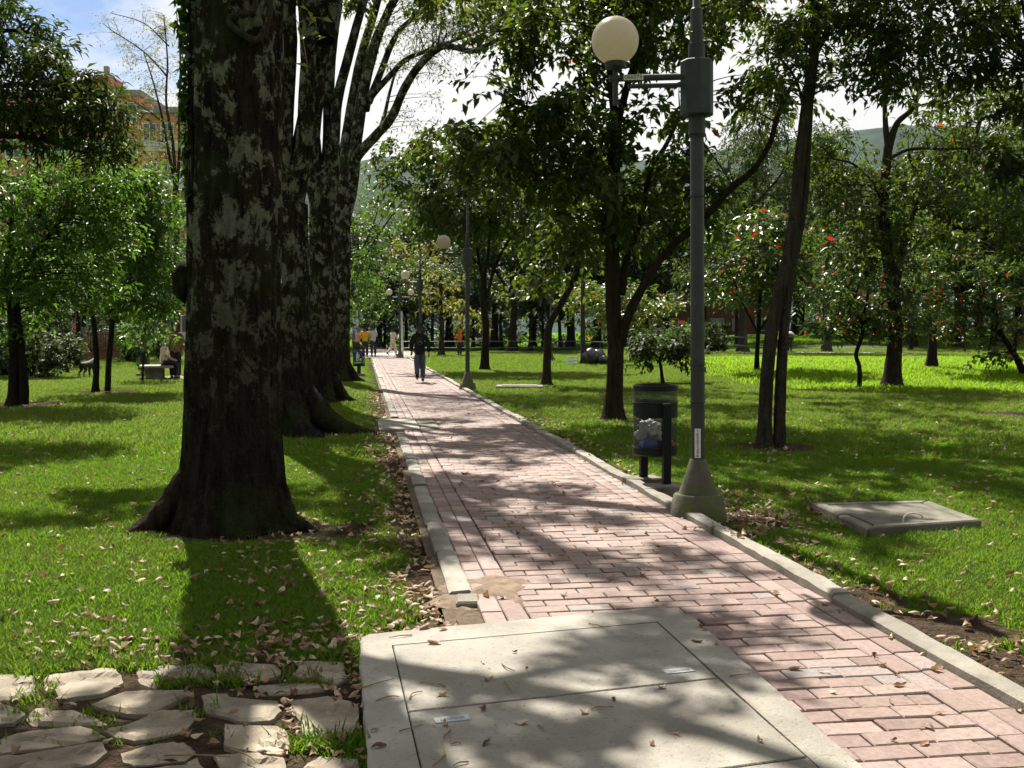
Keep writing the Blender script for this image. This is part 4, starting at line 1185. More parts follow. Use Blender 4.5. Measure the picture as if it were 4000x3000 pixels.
def signboard(label, px, py, Yd, w, h, diamond=False):
    x = P(px, py, Yd); gz = float(terrain(x[0], Yd))
    t_ = thing('roadworks_sign', label, 'sign', (x[0], Yd, gz), -.1)
    o = MB().box((0, 0, 0), (w, .03, h)).obj('sign_plate', 'sign_orange', t_); o.location = (0, 0, x[2] - gz)
    if diamond: o.rotation_euler = (0, PI / 4, 0)
    MB().box((0, .03, (x[2] - gz) / 2), (.05, .04, x[2] - gz)).obj('post', 'steel_black', t_)
signboard('orange rectangular roadworks board left of the nearest lamp pole', 2663, 1259, 72, .45, .25)
signboard('orange diamond roadworks sign beside the rectangular orange board', 2628, 1262, 74, .3, .3, True)
q = G(2310, 1425)
lump('rubbish_sack', 'large black rubbish sack leaning by the thin trunk on the lawn', 'rubbish sack', (q[0] - .05, q[1], .36), .42, 'bag_black', (1, .9, 1.0), .3, 11)
lump('rubbish_sack', 'smaller black rubbish sack slumped right of the large sack', 'rubbish sack', (q[0] + .52, q[1] - .05, .2), .30, 'bag_black', (1.3, .9, .75), .35, 12)
lump('rubbish_sack', 'grey black rubbish sack slumped behind the large sack', 'rubbish sack', (q[0] + .35, q[1] + .35, .34), .36, 'bag_black', (.9, .9, 1.05), .35, 13)
cr = thing('crate', 'small pale crate on the lawn left of the black sacks', 'crate', (q[0] - .92, q[1] - .1, .0), .3)
for z in (.06, .2, .34): MB().box((0, -.16, z), (.45, .025, .08)).box((0, .16, z), (.45, .025, .08)).obj('slat_pair', 'bag_white', cr)
for sx_ in (-1, 1): MB().box((sx_ * .21, 0, .2), (.03, .29, .38)).obj('end_board', 'bag_white', cr)

# ------------------------------------------------------------------ trees
def leaf_geo(p, d, n_, l, w, fold=0.18, droop=0.15, detailed=True):
    s = np.cross(d, n_); s /= np.linalg.norm(s, axis=1)[:, None] + 1e-9
    l = l[:, None]; w = w[:, None]
    base = p; tip = p + d * l - n_ * l * droop
    Rv = p + d * l * .42 + s * w * .5 + n_ * w * fold; Lv = p + d * l * .42 - s * w * .5 + n_ * w * fold
    N = len(p)
    if detailed:
        M_ = p + d * l * .5 - n_ * l * droop * .3
        v = np.stack([base, Rv, tip, Lv, M_], 1).reshape(-1, 3); o = np.arange(N)[:, None] * 5
        f = np.concatenate([o + np.array([[0, 1, 2, 4]]), o + np.array([[0, 4, 2, 3]])]); k = 5
    else:
        v = np.stack([base, Rv, tip, Lv], 1).reshape(-1, 3); o = np.arange(N)[:, None] * 4
        f = o + np.array([[0, 1, 2, 3]]); k = 4
    return v, f, k
def rand_dirs(n_, rng, zmean, zs):
    a = rng.uniform(0, 2 * PI, n_); z = np.clip(rng.normal(zmean, zs, n_), -.98, .98); h = np.sqrt(1 - z * z)
    return np.c_[np.cos(a) * h, np.sin(a) * h, z]
def foliage(centers, per, subr, leaf, rng, detailed, elong=None):
    """leaves on small twiglets round each clump centre -> verts, faces, r, twiglets"""
    C_ = np.asarray(centers); n_c = len(C_)
    tw = 5
    dirs = rand_dirs(n_c * tw, rng, 0.05, .45); ln = subr * rng.uniform(.5, 1.25, n_c * tw)
    cen = np.repeat(C_, tw, 0)
    kper = max(1, per // tw)
    t_ = rng.uniform(.15, 1.08, (n_c * tw, kper))
    sag = np.zeros((n_c * tw, kper, 3)); sag[..., 2] = -leaf.get('sag', .25) * (t_ ** 2) * ln[:, None]
    pos = cen[:, None] + dirs[:, None] * (t_ * ln[:, None])[..., None] + sag
    pos = (pos + rng.normal(0, subr * .12, pos.shape)).reshape(-1, 3)
    d = rand_dirs(len(pos), rng, leaf.get('zd', -.35), .35) + 0.7 * np.repeat(dirs, kper, 0); d /= np.linalg.norm(d, axis=1)[:, None]
    nn = rng.normal(0, .42, (len(pos), 3)) + np.array((0, 0, 1.0)); nn -= d * np.sum(nn * d, 1)[:, None]; nn /= np.linalg.norm(nn, axis=1)[:, None] + 1e-9
    l = leaf['l'] * rng.uniform(.6, 1.2, len(pos)); w = l * leaf['w'] * rng.uniform(.8, 1.15, len(pos))
    v, f, k = leaf_geo(pos, d, nn, l, w, leaf.get('fold', .2), leaf.get('droop', .15), detailed)
    cl = np.repeat(rng.uniform(-.2, .2, n_c), tw * kper)
    r = np.clip(rng.uniform(0.05, .9, len(pos)) + cl, 0, .92)
    r = np.where(rng.random(len(pos)) < leaf.get('odd', .004), rng.uniform(.94, 1, len(pos)), r)
    return v, f, np.repeat(r, k), (cen, dirs, ln)
def ell_points(e, nsub, rng, hollow=.45):
    c, r3 = e
    u = rng.normal(0, 1, (nsub, 3)); u /= np.linalg.norm(u, axis=1)[:, None]
    rad = (hollow ** 3 + rng.random(nsub) * (1 - hollow ** 3)) ** (1 / 3)
    p = u * rad[:, None] * np.array(r3)
    p *= (1 + .22 * fnoise(u * 1.7 + c[0], 2))[:, None]
    return np.array(c) + p
def build_tree(name, label, cat, base, limbs, ells, leaf, bark, seed, group=None, detailed=True, twig_r=.016, wob=.12, flare=.9, parts=('trunk', 'branch'), noflare=False, nside=12, twigs=True):
    """limbs: [(points world (k,3), r0, r1)], first is the trunk; ells: [(centre, radii, clumps)]"""
    rng = np.random.default_rng(seed)
    base = np.array(base, float)
    t_ = thing(name, label, cat, tuple(base), 0, group)
    samples, srad = [], []
    for k, (pts, r0, r1) in enumerate(limbs):
        q = resample(np.array(pts, float), 6)
        m = len(q); s = np.linspace(0, 1, m)
        L_ = np.linalg.norm(q[-1] - q[0])
        q = q + (wob * .12 * L_ ** .5) * np.c_[fnoise(np.c_[s * 5, s * 0 + k, s * 0 + seed], 2), fnoise(np.c_[s * 5 + 9, s * 0 + k, s * 0 + seed], 2), 0 * s] * np.sin(s * PI)[:, None]
        rad = r0 + (r1 - r0) * s
        if k == 0 and not noflare:
            zz = q[:, 2] - q[0, 2]; rad = rad * (1 + flare * np.exp(-zz / (r0 * 1.6)))
        v, f = tube(q - base, rad, nside if k == 0 else max(6, nside - 3), .16, seed + k * 3.1)
        ob = link(parts[0] if k == 0 else parts[1], np_mesh('limb', v, f, None, True), bark, t_)
        samples.append(q); srad.append(rad)
    S = np.concatenate(samples); SR = np.concatenate(srad)
    hi = S[:, 2] > S[:, 2].min() + .25 * (S[:, 2].max() - S[:, 2].min())
    S, SR = S[hi], SR[hi]
    cents = []
    for (c, r3, nsub) in ells:
        cents.append(ell_points((c, r3), nsub, rng, .3))
    C_ = np.concatenate(cents)
    v, f, r, (cen, dirs, ln) = foliage(C_ - base, leaf['per'], leaf['subr'], leaf, rng, detailed)
    link(leaf.get('name', 'crown'), np_mesh('crown', v, f, r), leaf['mat'], t_)
    if twigs:
        TV, TF, off = [], [], 0
        for c in C_:
            dd = np.linalg.norm(S - c, axis=1) + .35 * np.maximum(0, S[:, 2] - c[2] + .1) * 2
            i_ = int(np.argmin(dd)); a_ = S[i_]; mid = (a_ + c) / 2 + np.array((0, 0, .10 * np.linalg.norm(c - a_))) + rng.normal(0, .05, 3)
            if np.linalg.norm(a_ - c) > 2.2 * max(1.0, twig_r / .016): continue
            tt = np.linspace(0, 1, 5)[:, None]
            q = a_ * (1 - tt) ** 2 + 2 * mid * tt * (1 - tt) + c * tt ** 2
            v_, f_ = tube(q - base, np.linspace(min(SR[i_] * .5, twig_r), twig_r * .3, 5), 5)
            TV.append(v_); TF.append(f_ + off); off += len(v_)
        for c, d_, l_ in zip(cen[::1], dirs[::1], ln[::1]):
            q = c + d_ * np.array([[0], [.5], [1.0]]) * l_; q[:, 2] -= leaf.get('sag', .25) * np.array([0, .25, 1]) * l_
            v_, f_ = tube(q, np.array([twig_r * .3, twig_r * .22, twig_r * .12]), 3)
            TV.append(v_); TF.append(f_ + off); off += len(v_)
        link('twigs', np_mesh('twigs', np.concatenate(TV), np.concatenate(TF), None, True), bark, t_)['kind'] = 'stuff'
    return t_
def grown(axis_x, axis_y, L):
    """start a limb deep inside the trunk, on its axis"""
    pts, r0, r1 = L
    return ([P(axis_x, axis_y, pts[0][1])] + list(pts), r0, r1)
def px_limb(pts, Y, w0, w1, dy=0.0):
    """photo polyline at distance Y (+ dy metres towards its end); w in photo pixels of width"""
    n_ = len(pts)
    return ([P(x_, y_, Y + dy * k / max(1, n_ - 1)) for k, (x_, y_) in enumerate(pts)], w0 / 2 * PXM(Y), w1 / 2 * PXM(Y))
def px_ell(x_, y_, rx, ry, Y, n_, rz=None, dY=0.0):
    r = PXM(Y)
    return (P(x_, y_, Y + dY), (rx * r, (rz if rz else (rx + ry) * .5 * r), ry * r), n_)

# --- the row of big old trees left of the path
def old_trunk(name, label, base, R0, R1, ztop, roots, seed, lean=(0, 0), flutes=7, res=(200, 190)):
    """thick fluted trunk with root flares, bark relief in the mesh"""
    t_ = thing(name, label, 'tree', (base[0], base[1], 0))
    na, nz_ = res
    a = np.linspace(0, 2 * PI, na, endpoint=False); z = np.concatenate([np.linspace(-.12, 1.0, nz_ // 2), np.linspace(1.02, ztop, nz_ - nz_ // 2)])
    A, Z = np.meshgrid(a, z)
    zz = np.maximum(Z, 0)
    r = R0 + (R1 - R0) * (zz / ztop) ** .8
    r = r * (1 + .20 * np.exp(-zz / .42))
    for (ang, amt, h, wd) in roots:
        dd = np.angle(np.exp(1j * (A - ang)))
        r = r + amt * np.exp(-zz / h) * np.exp(-(dd / wd) ** 2)
    q = np.stack([np.cos(A) * 2.2, np.sin(A) * 2.2, Z * .55], -1).reshape(-1, 3) + seed
    r = r * (1 + .10 * fnoise(q, 3).reshape(A.shape))
    q2 = np.stack([np.cos(A) * 9, np.sin(A) * 9, Z * 2.2], -1).reshape(-1, 3) + seed
    r = r + R0 * .13 * np.exp(-zz / .55) * np.sin(A * flutes + 2.2 * fnoise(q * .6 + 5, 2).reshape(A.shape)) ** 3
    q3 = np.stack([np.cos(A) * 22, np.sin(A) * 22, Z * 3.0], -1).reshape(-1, 3) + seed
    r = r + .012 * fnoise(q3, 2).reshape(A.shape)
    r = r + .020 * fnoise(q2, 4).reshape(A.shape) + .010 * np.sin(A * flutes * 3 + 3 * fnoise(q * .7, 2).reshape(A.shape))
    lx = lean[0] * Z / ztop; ly = lean[1] * Z / ztop
    v = np.stack([r * np.cos(A) + lx, r * np.sin(A) + ly, Z], -1).reshape(-1, 3)
    i_ = np.arange(nz_ - 1)[:, None] * na; j_ = np.arange(na)[None]
    f = np.stack([i_ + j_, i_ + (j_ + 1) % na, i_ + na + (j_ + 1) % na, i_ + na + j_], -1).reshape(-1, 4)
    link('trunk', np_mesh('trunk', v, f, None, True), 'bark_lichen', t_)
    for kk, (ang, amt, h, wd) in enumerate(roots):
        if amt < .2: continue
        st = R0 * .8; d = np.array((math.cos(ang), math.sin(ang), 0)); sd_ = np.array((-d[1], d[0], 0))
        pts = [d * st + (0, 0, .55), d * (st + amt * .55) + (0, 0, .28) + sd_ * .02, d * (st + amt * 1.1) + (0, 0, .09) + sd_ * .0, d * (st + amt * 1.8) + (0, 0, -.02) + sd_ * .06, d * (st + amt * 2.3) + (0, 0, -.09) + sd_ * .1]
        q_ = resample(pts, 6)
        vv, ff = tube(q_, np.linspace(.17, .07, len(q_)) * (amt / .38) ** .6, 14, .3, kk + seed)
        link('root', np_mesh('root', vv, ff, None, True), 'bark_lichen', t_)
    return t_
def add_limbs_and_crown(t_, limbs, ells, leaf, bark, seed, twig_r=.014, limb_name='limb'):
    tmp = build_tree('tmp_tree', 'x', 'x', t_.location, limbs, ells, leaf, bark, seed, parts=(limb_name, limb_name), noflare=True, twig_r=twig_r)
    for c in list(tmp.children): c.parent = t_
    bpy.data.objects.remove(tmp)
ASH = dict(l=.19, w=.44, per=230, subr=.60, mat='leaf_ash', sag=.3, zd=-.45)
T1 = old_trunk('old_tree', 'nearest and thickest old tree with lichen patches left of the path', T1B, .365, .325, 4.55,
               [(PI * 1.10, .17, .22, .26), (-.38, .21, .30, .26), (-1.15, .18, .25, .3), (-1.9, .12, .3, .3), (1.2, .2, .3, .3), (2.3, .2, .3, .3)], 3.3, (.12, 0))
b0 = np.array((T1B[0], T1B[1], 0))
up = lambda *p: b0 + np.array(p, float)
add_limbs_and_crown(T1, [([up(-.04, 0, 4.0), up(-.27, .05, 4.8), up(-.42, .1, 6.0), up(-1.1, .2, 8.5), up(-2.2, 0, 12)], .24, .06),
                         ([up(.22, 0, 4.0), up(.32, -.05, 4.8), up(.55, -.1, 6.0), up(1.3, -.3, 8.6), up(2.6, -.4, 12)], .22, .06),
                         ([up(-.2, .1, 4.8), up(-.35, .5, 6.5), up(-.2, 1.4, 9), up(.3, 2.2, 13)], .15, .05),
                         ([up(.35, -.1, 4.9), up(.6, -.7, 6.7), up(.5, -1.8, 9), up(0.4, -3, 11.5)], .14, .05),
                         ([up(.1, .1, 4.3), up(.35, .7, 5.4), up(.6, 1.2, 6.3), up(1.0, 1.6, 7.2), up(2.0, .9, 8.0), up(3.0, 0, 8.6)], .12, .04), ([up(.5, 1.1, 6.2), up(.9, 2.0, 6.9), up(1.7, 2.8, 7.5)], .06, .02), ([up(-.3, .1, 4.9), up(-.9, .9, 6.4), up(-1.2, 1.8, 7.6), up(-1.6, 2.4, 9)], .09, .03)],
                    [(up(.9, 2.0, 7.2), (.8, .7, .5), 4), (up(2.2, 1.2, 8.3), (1.2, 1.0, .6), 4), (up(-1.5, 2.3, 8.6), (1.3, 1.2, .8), 8), (up(-2, .3, 11.5), (2.0, 2.0, 1.5), 34), (up(2.2, -.3, 11.3), (1.9, 1.9, 1.4), 30), (up(.3, 1.8, 12.5), (2.2, 2, 1.5), 34), (up(.3, -2.4, 11), (1.8, 1.8, 1.2), 22)], ASH, 'bark_lichen', 5)
q_ = resample([(-.24, -.04, .44), (-.36, -.12, .26), (-.47, -.20, .12), (-.60, -.28, .0), (-.74, -.34, -.12)], 6)
vv, ff = tube(q_, np.linspace(.13, .07, len(q_)), 12, .35, 9.0)
link('root', np_mesh('root', vv, ff, None, True), 'bark_brown', T1)
# knot on its left side
kb = lump('knot', None, None, (0, 0, 0), .11, 'bark_lichen', (.8, .9, 1.5), .4, 21); kb.parent = T1
kp = P(716, 1100, T1B[1]); kb.location = (kp[0] - T1B[0] + .02, -.05, kp[2])
# woody vine loop on its front, high up
vl = [(996, -60), (992, 38), (929, 55), (895, 80), (929, 122), (997, 156), (1035, 114), (1051, 42), (1058, -70)]
vp = [P(x_, y_, T1B[1] - .345 + .12 * ((x_ - 912) / 190) ** 2) - b0 for x_, y_ in vl]
vv, ff = tube(resample(vp, 6), .024, 8, .25, 4.0)
link('vine_loop', np_mesh('vine', vv, ff, None, True), 'bark_grey', T1)
# ivy climbing its left side
rng = np.random.default_rng(12)
iv = thing('ivy', 'dark ivy climbing the upper left side of the nearest old tree', 'ivy', tuple(b0))
nI = 620
ang = rng.normal(PI * 1.03, .28, nI); zi = 4.6 - 2.1 * rng.random(nI) ** 1.6
rr = .335 + rng.random(nI) * .13 * (zi - 2.2) / 2
pos = np.c_[rr * np.cos(ang) + .12 * zi / 4.55, rr * np.sin(ang), zi]
d = rand_dirs(nI, rng, -.6, .3); nn = np.c_[np.cos(ang), np.sin(ang), 0 * ang + .3] + rng.normal(0, .4, (nI, 3)); nn -= d * np.sum(nn * d, 1)[:, None]; nn /= np.linalg.norm(nn, axis=1)[:, None]
v, f, k = leaf_geo(pos, d, nn, rng.uniform(.06, .12, nI), rng.uniform(.05, .09, nI))
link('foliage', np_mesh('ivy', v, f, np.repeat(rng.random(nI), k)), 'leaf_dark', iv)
mbv = MB()
for k_ in range(5):
    a_ = PI * (1.0 + .05 * k_); mbv.tube([(.345 * math.cos(a_ + .1 * math.sin(zq * 3)) + .12 * zq / 4.55, .345 * math.sin(a_ + .1 * math.sin(zq * 3)), zq) for zq in np.linspace(2.4, 4.6, 12)], .012, 5)
mbv.obj('stem', 'bark_dark', iv, True)

Y2 = T2B[1]
T2 = old_trunk('old_tree', 'second old tree in the row, dark trunk with spreading roots and a small white notice', T2B, .38, .32, 3.4,
               [(-.25, .55, .26, .26), (-.95, .40, .24, .24), (-1.7, .2, .3, .3), (2, .3, .3, .3), (.6, .3, .3, .3)], 8.1, (.05, 0), 6, (110, 110))
add_limbs_and_crown(T2, [L_ if L_[0][0][2] > 3.9 else grown(1112, 1120, L_) for L_ in [px_limb([(1090, 880), (1100, 600), (1112, 300), (1120, 0), (1115, -400), (1060, -900)], Y2, 110, 60), px_limb([(1130, 900), (1165, 700), (1215, 420), (1262, 150), (1300, -100), (1390, -600)], Y2, 105, 60, .6),
                         px_limb([(1150, 760), (1185, 560), (1195, 300), (1205, 50), (1220, -300), (1300, -900)], Y2, 80, 40, -.5), px_limb([(1260, 150), (1330, -150), (1480, -450), (1700, -800), (1900, -1000)], Y2, 105, 50, 1), px_limb([(1290, -60), (1350, -400), (1420, -800), (1450, -1200)], Y2, 90, 50, -1.5), px_limb([(1118, -100), (1200, -500), (1230, -900), (1280, -1300)], Y2, 100, 50, 2.5), px_limb([(1330, -150), (1600, -380), (1950, -560), (2250, -640)], Y2, 80, 36, -1.2)]],
                    [px_ell(1100, -700, 700, 330, Y2, 12, 2.6), px_ell(1650, -600, 600, 250, Y2, 7, 2.6), px_ell(700, -330, 350, 250, Y2, 8, 1.5), px_ell(1300, -1080, 500, 250, Y2, 7, 2.4), px_ell(2050, -640, 350, 160, Y2, 3, 2.2)], ASH, 'bark_lichen', 6)
# small bright shoots on the limb
rng = np.random.default_rng(3)
sp_ = [(1168, 25), (1205, 42), (1215, 66), (1235, 80), (1262, 72), (1248, 130), (1275, 145), (1232, 146), (1190, 142), (1172, 252), (1180, 258)]
pos = np.array([P(x_, y_, Y2 - .55) - np.array(T2.location) for x_, y_ in sp_]); nS = len(pos)
d = rand_dirs(nS, rng, -.1, .3); d[:, 1] *= .3; d /= np.linalg.norm(d, axis=1)[:, None]; nn = np.tile((0, -.6, .8), (nS, 1)) + rng.normal(0, .2, (nS, 3)); nn -= d * np.sum(nn * d, 1)[:, None]; nn /= np.linalg.norm(nn, axis=1)[:, None]
v, f, k = leaf_geo(pos, d, nn, np.full(nS, .14), np.full(nS, .085))
sh_ = link('shoot', np_mesh('shoot', v, f, np.repeat(rng.random(nS), k)), 'leaf_fresh', T2)
st_ = MB().tube([P(x_, y_, Y2 - .54) - np.array(T2.location) for x_, y_ in ((1150, 60), (1180, 130), (1200, 250))], .006, 5).tube([P(x_, y_, Y2 - .54) - np.array(T2.location) for x_, y_ in ((1165, 90), (1215, 66), (1262, 72))], .006, 5).obj('shoot_stem', 'twig_wood', T2, True)
np_ = P(1086, 1099, Y2 - .475)
nt_ = thing('notice', 'small white printed notice nailed to the second old trunk', 'notice', tuple(np_), .05); nt_.rotation_euler = (0, -.12, .12)
MB().box((0, 0, 0), (.105, .004, .06)).obj('card', 'paper', nt_)
MB().box((.01, -.004, .008), (.04, .002, .008)).box((-.01, -.004, -.014), (.05, .002, .008)).obj('print_lines', 'ink', nt_)

T3B = G(1256, 1572); Y3 = T3B[1]
T3 = old_trunk('old_tree', 'third old tree in the row, forking into several upright grey stems', T3B, .29, .25, 4.6,
               [(-.2, .3, .3, .3), (-1.0, .25, .25, .3), (-1.8, .2, .3, .3), (1.5, .2, .3, .3)], 4.7, (.06, 0), 5, (80, 90))
add_limbs_and_crown(T3, [L_ if L_[0][0][2] > 5.2 else grown(1262, 900, L_) for L_ in [px_limb([(1222, 720), (1222, 590), (1241, 422), (1262, 181), (1283, 0), (1300, -250)], Y3, 62, 30), px_limb([(1270, 740), (1277, 603), (1283, 362), (1295, 181), (1320, 0), (1360, -250)], Y3, 56, 30, .8),
                         px_limb([(1300, 700), (1307, 543), (1326, 362), (1374, 169), (1422, 0), (1480, -220)], Y3, 56, 26, .3), px_limb([(1245, 700), (1225, 520), (1195, 300), (1180, 60), (1160, -200)], Y3, 50, 24, 1)]],
                    [px_ell(1350, -280, 420, 190, Y3, 15, 2.8), px_ell(1100, -200, 300, 150, Y3, 8, 2.2), px_ell(1650, -160, 260, 120, Y3, 8, 2.0), px_ell(1700, -420, 400, 200, Y3, 14, 2.6)], ASH, 'bark_lichen', 7)
T4B = G(1322, 1492); Y4 = T4B[1]
T4 = old_trunk('old_tree', 'fourth old tree in the row with a long limb arching over the path', T4B, .33, .31, 6.0,
               [(-.2, .3, .3, .3), (-1.0, .25, .25, .3), (1.5, .2, .3, .3)], 6.2, (.1, 0), 5, (70, 80))
add_limbs_and_crown(T4, [L_ if L_[0][0][2] > 6.6 else grown(1328, 900, L_) for L_ in [px_limb([(1343, 720), (1343, 603), (1374, 392), (1410, 211), (1458, 60), (1495, -60), (1560, -250)], Y4, 54, 22, 1), px_limb([(1370, 730), (1386, 573), (1422, 362), (1464, 181), (1512, 60), (1570, -60), (1640, -230)], Y4, 60, 24),
                         px_limb([(1370, 700), (1398, 610), (1470, 530), (1531, 458), (1579, 350), (1639, 259), (1711, 193), (1760, 181), (1844, 199), (1904, 175), (2000, 127), (2090, 80)], Y4, 46, 10, -5),
                         px_limb([(1430, 430), (1446, 386), (1519, 301), (1579, 235), (1663, 199), (1723, 175), (1800, 150), (1880, 120)], Y4, 28, 8, 1), px_limb([(1440, 400), (1500, 250), (1550, 130), (1640, 50), (1720, 0), (1800, -50)], Y4, 30, 10, 2),
                         px_limb([(1480, 515), (1510, 420), (1540, 300), (1570, 240)], Y4, 18, 6, 2)]],
                    [px_ell(1730, 60, 200, 90, Y4, 36, 2), px_ell(1600, 160, 150, 120, Y4, 26, 1.5), px_ell(1850, 110, 160, 80, Y4, 24, 2), px_ell(1980, 40, 220, 70, Y4, 22, 2, -3), px_ell(1700, 200, 160, 70, Y4, 14, 1.5), px_ell(1560, -230, 450, 170, Y4, 200, 4), px_ell(1690, 290, 90, 80, Y4, 5, 1.2), px_ell(1560, 480, 110, 60, Y4, 6, 1.2)],
                    dict(ASH, l=.14, w=.3, per=34, subr=.7), 'bark_lichen', 8)

# --- right-hand trees
BROAD = dict(l=.19, w=.55, per=62, subr=.5, mat='leaf_broad', sag=.35, zd=-.5, fold=.22)
def gtree(name, label, cat, base_px, limbs, ells, leaf, bark, seed, **kw):
    g_ = G(*base_px); Yd = g_[1]
    L_ = []
    for k, l_ in enumerate(limbs):
        pts, w0, w1 = l_[:3]; dy = l_[3] if len(l_) > 3 else 0
        q = px_limb(pts, Yd, w0, w1, dy)
        if k == 0:
            q[0][0] = g_ - np.array((0, 0, .08))
        L_.append(q)
    E_ = [px_ell(e[0], e[1], e[2], e[3], Yd, e[4], e[5] if len(e) > 5 else None, e[6] if len(e) > 6 else 0) for e in ells]
    return build_tree(name, label, cat, (g_[0], g_[1], float(terrain(g_[0], g_[1]))), L_, E_, leaf, bark, seed, **kw)
gtree('broadleaf_tree', 'broadleaf tree right of the path with a low forked limb and large dark leaves', 'tree', (2396, 1640),
      [([(2396, 1640), (2401, 1447), (2400, 1175), (2390, 868), (2401, 633), (2408, 452)], 66, 44), ([(2405, 480), (2385, 300), (2390, 150), (2380, 0), (2360, -200)], 34, 14, .5), ([(2412, 480), (2450, 330), (2490, 200), (2530, 50), (2580, -150)], 32, 14, -.6),
       ([(2425, 1350), (2446, 1259), (2482, 1175), (2525, 1102), (2603, 983), (2681, 916), (2766, 832), (2844, 742), (2934, 669), (3000, 573), (3036, 458), (3078, 362), (3133, 289)], 40, 14, -1.5),
       ([(2430, 1150), (2452, 1000), (2500, 874), (2543, 663), (2603, 561), (2657, 446), (2700, 330)], 30, 12, 1), ([(2390, 700), (2300, 560), (2200, 470), (2080, 420), (1960, 400)], 18, 6, -1), ([(2395, 800), (2280, 740), (2150, 690), (2000, 660)], 16, 6, 1)],
      [(2170, 80, 280, 110, 13, 1.5), (2680, 60, 330, 120, 20, 1.6), (2420, 160, 230, 150, 15, 1.4), (2130, 500, 330, 180, 34, 1.8), (1900, 590, 260, 150, 24, 1.6), (2560, 520, 200, 200, 18, 1.5), (2300, 760, 300, 190, 34, 1.8), (2650, 820, 200, 160, 16, 1.4), (2300, -180, 520, 160, 24, 2.6), (2750, -200, 400, 180, 22, 2.6), (2750, -260, 500, 190, 26, 2.6, 4.5), (2640, -380, 1000, 280, 80, 5, 3), (2250, -120, 420, 130, 14, 2.2, 3.5), (1980, 260, 130, 70, 6, 1), (2930, 330, 130, 90, 6, .8)],
      BROAD, 'bark_brown', 31)
gtree('twin_trunk_tree', 'tree with two leaning smooth trunks close together right of the lamp', 'tree', (2985, 1742),
      [([(2985, 1742), (2990, 1600), (3005, 1350), (3040, 1150), (3075, 1000), (3112, 760), (3140, 560), (3165, 350), (3185, 180), (3200, 0), (3215, -250)], 54, 40), ([(3045, 1745), (3047, 1600), (3060, 1350), (3085, 1100), (3115, 950), (3142, 760), (3158, 600), (3168, 440), (3178, 300)], 50, 12, .05),
       ([(3180, 220), (3225, 140), (3290, 80), (3370, 0), (3450, -100)], 28, 12, .6), ([(3150, 500), (3120, 330), (3060, 240), (2980, 190)], 14, 6, -.4), ([(3200, 50), (3140, -60), (3060, -160)], 24, 10, -.6), ([(3290, 80), (3420, 120), (3560, 190), (3700, 260)], 16, 6, -.5)],
      [(3330, 130, 260, 150, 24, 1), (3560, 230, 260, 130, 26, 1), (3500, -420, 700, 260, 70, 2.4, .6), (3000, -420, 450, 220, 34, 2, .4), (3080, 170, 170, 170, 18, .9), (3450, 30, 330, 150, 32, 1.2), (3690, 330, 150, 100, 8, .8), (2980, 330, 110, 70, 7, .6), (3300, -200, 480, 170, 40, 1.5), (3720, 100, 180, 140, 16, 1), (3340, 340, 200, 50, 6, .7)],
      dict(BROAD, l=.135, w=.42, subr=.34, per=40), 'bark_grey', 33)
TR3 = gtree('flared_trunk_tree', 'tree with a thick flared trunk in front of the bright grass bank', 'tree', (3482, 1517),
      [([(3482, 1517), (3490, 1400), (3498, 1300), (3490, 1150), (3465, 1000), (3450, 844), (3458, 693), (3470, 573)], 62, 34), ([(3470, 590), (3458, 482), (3455, 392), (3450, 250)], 26, 12, .5), ([(3470, 590), (3500, 488), (3555, 434), (3585, 374), (3600, 280)], 28, 12, -.5),
       ([(3500, 1120), (3530, 965), (3561, 844), (3603, 735), (3579, 675), (3549, 603)], 30, 12, .8), ([(3480, 615), (3561, 582), (3693, 582), (3778, 579)], 14, 8, .3), ([(3455, 800), (3400, 700), (3330, 640), (3250, 620)], 14, 6, -.5)],
      [(3240, 660, 170, 120, 24, 1.5), (3330, 820, 180, 130, 30, 1.8), (3600, 790, 200, 140, 26, 2), (3760, 700, 160, 130, 20, 1.6), (3700, 380, 200, 110, 12, 2.2), (3900, 520, 300, 200, 34, 3), (3100, -20, 600, 140, 60, 5, 4), (3480, 950, 230, 90, 14, 1.2)],
      dict(BROAD, l=.21, w=.45, subr=.55, per=40), 'bark_brown', 35)
gtree('leaning_tree', 'slim tree leaning right behind the flared trunk', 'tree', (3640, 1440),
      [([(3640, 1440), (3650, 1150), (3663, 965), (3705, 844), (3742, 712), (3778, 615), (3802, 555), (3850, 400)], 34, 16), ([(3742, 712), (3820, 640), (3930, 560)], 14, 6)],
      [(3830, 620, 200, 150, 34, 2.4), (3900, 420, 230, 180, 36, 2.4), (3780, 880, 230, 130, 36, 2.4), (3960, 900, 160, 160, 30, 2.4), (3600, 960, 200, 110, 26, 2.4)], dict(BROAD, l=.24, w=.5, subr=.6, per=45), 'bark_brown', 36)
# tree standing outside the frame at the right whose branches hang into the upper right corner
cx_ = P(4600, 1700, 13.0)
b_r = np.array((cx_[0], 13.0, 0))
build_tree('broadleaf_tree', 'dark crown hanging into the upper right corner from outside the frame', 'tree', b_r,
           [([b_r, b_r + (-.1, 0, 2), b_r + (-.3, .2, 4), b_r + (-.6, .2, 6.5)], .2, .1), ([b_r + (-.2, .1, 3), b_r + (-.9, .2, 4), b_r + (-1.9, .1, 4.8)], .08, .03), ([b_r + (-.2, .1, 2.4), b_r + (-1, -.1, 3.0), b_r + (-2, -.3, 3.3)], .06, .02)],
           [px_ell(3900, 130, 230, 200, 13, 26, 1), px_ell(3930, 380, 150, 90, 13, 8, .8), px_ell(4300, -200, 500, 350, 13, 60, 2), px_ell(3980, 640, 110, 90, 13, 8, .6)], dict(BROAD, l=.13, w=.48, subr=.36, per=45, mat='leaf_dark'), 'bark_brown', 37)
